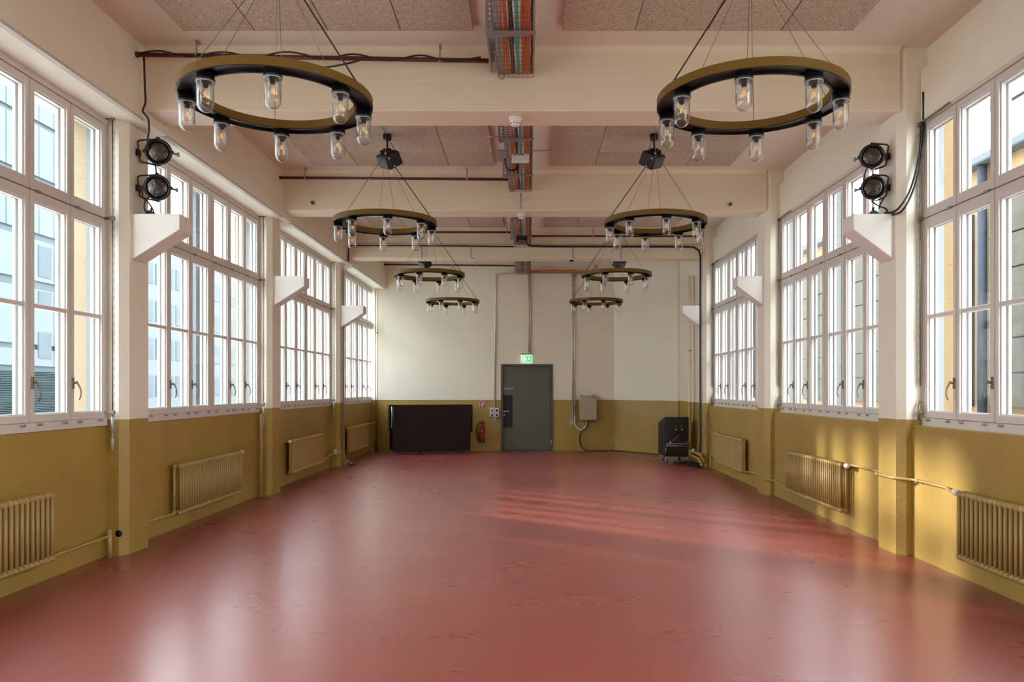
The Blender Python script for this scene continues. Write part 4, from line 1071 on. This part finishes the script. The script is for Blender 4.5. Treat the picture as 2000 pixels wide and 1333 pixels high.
# fire extinguisher
fe = thing('fire_extinguisher', 'red fire extinguisher with green base hanging on back wall', 'extinguisher', (bx(941.5), YB - 0.09, bz(864)))
part('cylinder', MB().lathe([(0.0, 0.06), (0.077, 0.06), (0.079, 0.07), (0.079, 0.36), (0.070, 0.40), (0.045, 0.43), (0.02, 0.445), (0, 0.445)], seg=24), M['red'], fe)
part('base', MB().lathe([(0, 0), (0.076, 0), (0.080, 0.006), (0.080, 0.07), (0.078, 0.075)], seg=24), M['green'], fe)
part('label_sticker', MB().prism([(0.078 * math.cos(R(a)) * 1.02, 0.078 * math.sin(R(a)) * 1.02) for a in (-32, -22, -12)] + [(0.07 * math.cos(R(a)), 0.07 * math.sin(R(a))) for a in (-12, -32)], 0.12, 0.24, 'z'), M['plastic_white'], fe)
dots = MB()
for i in range(3): dots.box(-0.045 + i * 0.028, -0.030 + i * 0.028, -0.084, -0.06, 0.155, 0.170)
dots.box(-0.05, 0.01, -0.084, -0.05, 0.285, 0.292); dots.box(-0.05, 0.02, -0.084, -0.05, 0.270, 0.274)
part('printed_mark', dots, M['plastic_white'], fe)
part('valve', MB().cyl((0, 0, 0.44), (0, 0, 0.49), 0.02, 12).tube([(0.01, 0, 0.475), (0.06, 0, 0.47), (0.10, 0, 0.455)], 0.008, 6), M['black'], fe)
part('lever', MB().lathe([(0, 0.48), (0.016, 0.48), (0.018, 0.52), (0, 0.53)], seg=10).tube([(0.01, 0, 0.51), (0.05, 0, 0.515), (0.08, 0, 0.525)], 0.007, 6), M['green'], fe)
part('hose', MB().tube([(-0.015, 0, 0.47), (-0.07, -0.01, 0.462), (-0.12, -0.01, 0.41), (-0.135, -0.01, 0.33), (-0.12, -0.01, 0.23), (-0.095, -0.01, 0.15), (-0.088, -0.01, 0.10)], 0.012, 8), M['black'], fe)
part('hose_nozzle', MB().tube([(-0.09, -0.01, 0.12), (-0.085, -0.01, 0.07), (-0.082, -0.01, 0.04)], [0.013, 0.014, 0.010], 8), M['matte_black'], fe)
part('wall_hook', MB().box(-0.03, 0.03, 0.07, 0.09, 0.36, 0.42), M['steel'], fe)
# stainless electrical box
eb2 = thing('electrical_box', 'brushed stainless steel electrical box right of the door', 'electrical box', (bx(1148), YB, bz(821)))
hx, hz = (bx(1164.2) - bx(1131.6)) / 2, bz(773.2) - bz(821)
part('body', MB().box(-hx, hx, -0.18, 0, 0, hz, 0.006), M['stainless'], eb2)
part('door', MB().box(-hx + 0.006, hx - 0.006, -0.192, -0.18, 0.008, hz - 0.008, 0.003), M['stainless'], eb2)
for xx in (-hx + 0.04, hx - 0.06):
    part('mounting_lug', MB().prism([(xx - 0.03, hz), (xx + 0.03, hz), (xx, hz + 0.035)], -0.02, -0.005, 'y'), M['steel'], eb2)
    part('foot', MB().box(xx - 0.012, xx + 0.012, -0.10, -0.05, -0.02, 0), M['bright_steel'], eb2)
part('lock', MB().lathe([(0, -0.204), (0.016, -0.204), (0.018, -0.192), (0, -0.192)], (-hx + 0.06, 0, 0.15), 12, 'y'), M['bright_steel'], eb2)
part('warning_sticker', MB().prism([(-hx + 0.045, 0.40), (-hx + 0.085, 0.40), (-hx + 0.065, 0.435)], -0.194, -0.192, 'y'), M['sticker'], eb2)
part('name_plate', MB().box(hx - 0.14, hx - 0.02, -0.194, -0.192, hz - 0.05, hz - 0.035), M['matte_black'], eb2)
plain_box('junction_box', 'small grey junction box at the foot of the right conduits', 'junction box', bx(1113), bx(1120), YB - 0.06, YB, bz(830.2), bz(820.5), 'plastic_grey')
pts = [(bx(1122.3), YB - 0.03, bz(812)), (bx(1122.6), YB - 0.03, bz(826)), (bx(1127), YB - 0.03, bz(836)), (bx(1134), YB - 0.03, bz(840.5)), (bx(1141), YB - 0.04, bz(837)), (bx(1146.5), YB - 0.07, bz(829)), (bx(1147.5), YB - 0.09, bz(822))]
cord('light grey hose curving up into the electrical box', pts, 0.018, M['plastic_white'], 'conduit_hose', 'hose')
cord('black cable hanging below the electrical box to the floor', [(bx(1149), YB - 0.10, bz(822)), (bx(1146), YB - 0.08, bz(834)), (bx(1136), YB - 0.05, bz(842)), (bx(1133), YB - 0.04, bz(852)), (bx(1134), YB - 0.04, bz(868)), (bx(1140), YB - 0.05, bz(877)), (bx(1148), YB - 0.08, 0.012), (bx(1165), YB - 0.06, 0.012), (bx(1198), YB - 0.04, 0.012)], 0.009)
cord('second black cable bowing down beside it to the floor', [(bx(1148), YB - 0.12, bz(822)), (bx(1144), YB - 0.11, bz(835)), (bx(1135), YB - 0.08, bz(843)), (bx(1131.5), YB - 0.07, bz(856)), (bx(1134), YB - 0.07, bz(870)), (bx(1143), YB - 0.08, bz(878.5)), (bx(1150), YB - 0.10, 0.012), (bx(1170), YB - 0.09, 0.012), (2.06, YB - 0.07, 0.012), (2.75, 18.30, 0.012), (3.0, 17.9, 0.012)], 0.009)

# ------------------------------------------------------------------ folded banquet table on casters
ft = thing('folding_table', 'dark brown folding table standing upright against the back wall', 'table', (-3.12, 17.87, 0), R(17.4))
W = 1.82
part('table_top', MB().box(0, W, 0, 0.03, 0.055, 1.15, 0.004), M['wood'], ft, label='near table half folded upright')
part('table_top', MB().box(-0.02, W + 0.02, 0.52, 0.55, 0.075, 1.15, 0.004), M['wood'], ft, label='far table half folded upright')
part('top_edge', MB().box(0.0, W, -0.002, 0.032, 1.15, 1.157), M['wood_edge'], ft)
part('end_leaf', MB().box(-0.055, -0.03, 0.42, 0.66, 0.50, 1.15, 0.004), M['wood_edge'], ft, label='brown end flap hanging down')
part('end_leaf', MB().box(W + 0.035, W + 0.06, 0.05, 0.40, 0.50, 1.15, 0.004), M['wood'], ft)
for sx in (0.03, W - 0.06):
    part('brace', MB().tube([(sx - 0.06 if sx < 1 else sx + 0.075, 0.10, 1.12), (sx - 0.05 if sx < 1 else sx + 0.08, 0.10, 0.95), (sx - 0.06 if sx < 1 else sx + 0.075, 0.12, 0.62)], 0.010, 6), M['bright_steel'], ft)
fr2 = MB()
for sx in (0.12, W - 0.12):
    fr2.box(sx - 0.015, sx + 0.015, 0.05, 0.50, 0.10, 0.13); fr2.box(sx - 0.015, sx + 0.015, 0.24, 0.27, 0.1, 1.05)
fr2.box(0.12, W - 0.12, 0.24, 0.27, 0.10, 0.13)
fr2.box(0.15, W - 0.15, 0.055, 0.075, 0.07, 0.09)
part('frame', fr2, M['steel'], ft)
part('inner_board', MB().box(0.03, W - 0.03, 0.20, 0.34, 0.13, 1.10), M['matte_black'], ft)
for (cx, cy) in ((0.04, 0.02), (W - 0.09, 0.04), (0.12, 0.5), (W - 0.12, 0.5)):
    c = part('caster', MB().box(cx - 0.018, cx + 0.018, cy + 0.005, cy + 0.04, 0.05, 0.10), M['bright_steel'], ft)
    part('wheel', MB().lathe([(0, -0.012), (0.028, -0.012), (0.030, 0), (0.028, 0.012), (0, 0.012)], (cx, cy + 0.015, 0.030), 14, 'x'), M['plastic_grey'], c)
part('foot_pad', MB().box(0.60, 0.65, 0.01, 0.06, 0.0, 0.06).box(1.58, 1.62, 0.01, 0.05, 0.0, 0.06), M['matte_black'], ft)

# ------------------------------------------------------------------ speaker cabinet on wheels, right corner
sc = thing('speaker_cabinet', 'black wedge speaker cabinet on blue casters in the right corner', 'speaker', (2.78, 15.87, 0))
sw, sdp = 0.49, 0.80
body = MB().prism([(0, 0.14), (0, 0.952), (0.02, 0.955), (sdp, 0.80), (sdp, 0.14)], 0, sw, 'x')
bmesh.ops.bevel(body.bm, geom=list(body.bm.edges), offset=0.006, segments=1, affect='EDGES')
part('cabinet', body, M['matte_black'], sc)
for i in (0, 1):
    ap = part('amplifier_plate', MB().box(0.19 + i * 0.125, 0.30 + i * 0.125, -0.012, 0.002, 0.56, 0.76, 0.003), M['black'], sc)
    part('connector', MB().lathe([(0, -0.02), (0.016, -0.02), (0.016, -0.01), (0, -0.01)], (0.225 + i * 0.125, 0, 0.70), 12, 'y'), M['bright_steel'], ap)
    part('connector', MB().box(0.205 + i * 0.125, 0.22 + i * 0.125, -0.02, -0.01, 0.755, 0.768), M['plastic_white'], ap)
part('rail', MB().tube([(0.03, -0.02, 0.405), (0.47, -0.02, 0.405)], 0.007, 6).tube([(0.03, -0.02, 0.362), (0.42, -0.02, 0.362)], 0.007, 6).tube([(0.05, -0.02, 0.40), (0.0, -0.03, 0.24)], 0.006, 6), M['bright_steel'], sc)
part('lower_rack', MB().box(0.01, sw - 0.01, -0.03, 0.0, 0.145, 0.35, 0.004), M['black'], sc)
part('loop_cable', MB().tube([(0.16, -0.03, 0.46), (0.22, -0.04, 0.53), (0.28, -0.04, 0.58)], 0.007, 6).tube([(0.18, -0.03, 0.49), (0.26, -0.04, 0.56)], 0.006, 6), M['steel'], sc)
red_ = MB()
for k in range(4): red_.tube(arc((0.44, -0.035, 0.385 + 0.004 * k), 0.032 + 0.009 * k, -100, 100, 8), 0.005, 6)
part('red_cable', red_, mat('red_cable', (0.35, 0.02, 0.03, 1), 0.4), sc)
part('blue_tie', MB().box(0.125, 0.142, -0.04, -0.02, 0.33, 0.40), M['blue'], sc)
part('white_connector', MB().box(0.105, 0.12, -0.04, -0.02, 0.41, 0.46), M['plastic_white'], sc)
part('port', MB().lathe([(0, -0.004), (0.02, -0.004), (0.02, 0), (0, 0)], (0, 0.42, 0.55), 12, 'x'), M['black'], sc)
for (cx, cy) in ((0.05, 0.05), (sw - 0.06, 0.05), (0.05, sdp - 0.25), (sw - 0.06, sdp - 0.1)):
    c = part('caster', MB().box(cx - 0.03, cx + 0.03, cy - 0.03, cy + 0.03, 0.118, 0.142).box(cx - 0.02, cx - 0.015, cy - 0.02, cy + 0.02, 0.05, 0.12).box(cx + 0.015, cx + 0.02, cy - 0.02, cy + 0.02, 0.05, 0.12), M['bright_steel'], sc)
    part('wheel', MB().lathe([(0, -0.014), (0.044, -0.014), (0.049, -0.006), (0.049, 0.006), (0.044, 0.014), (0, 0.014)], (cx, cy, 0.049), 18, 'x'), M['blue'], c)
coil('tangle of black cables on the floor beside the speaker cabinet', (3.12, 15.75, 0), 0.20, 9, 0.010, flat=0.5, seed=4)
coil('second pile of black cables beneath the corner pipes', (3.30, 15.45, 0), 0.17, 8, 0.010, flat=0.9, seed=9)
coil('loose black cable coil nearest the ochre corner pipe', (3.30, 15.12, 0), 0.10, 6, 0.009, flat=0.8, seed=12)
plain_box('floor_socket', 'white plug strip behind the corner pipes', 'socket', 3.27, 3.31, 15.5, 15.55, 0.27, 0.33, 'plastic_white', 0.006, lambda t, o: part('plug', MB().tube([(-0.02, -0.01, 0.03), (-0.05, -0.02, 0.02), (-0.08, -0.02, -0.03)], 0.007, 6), M['plastic_white'], t))
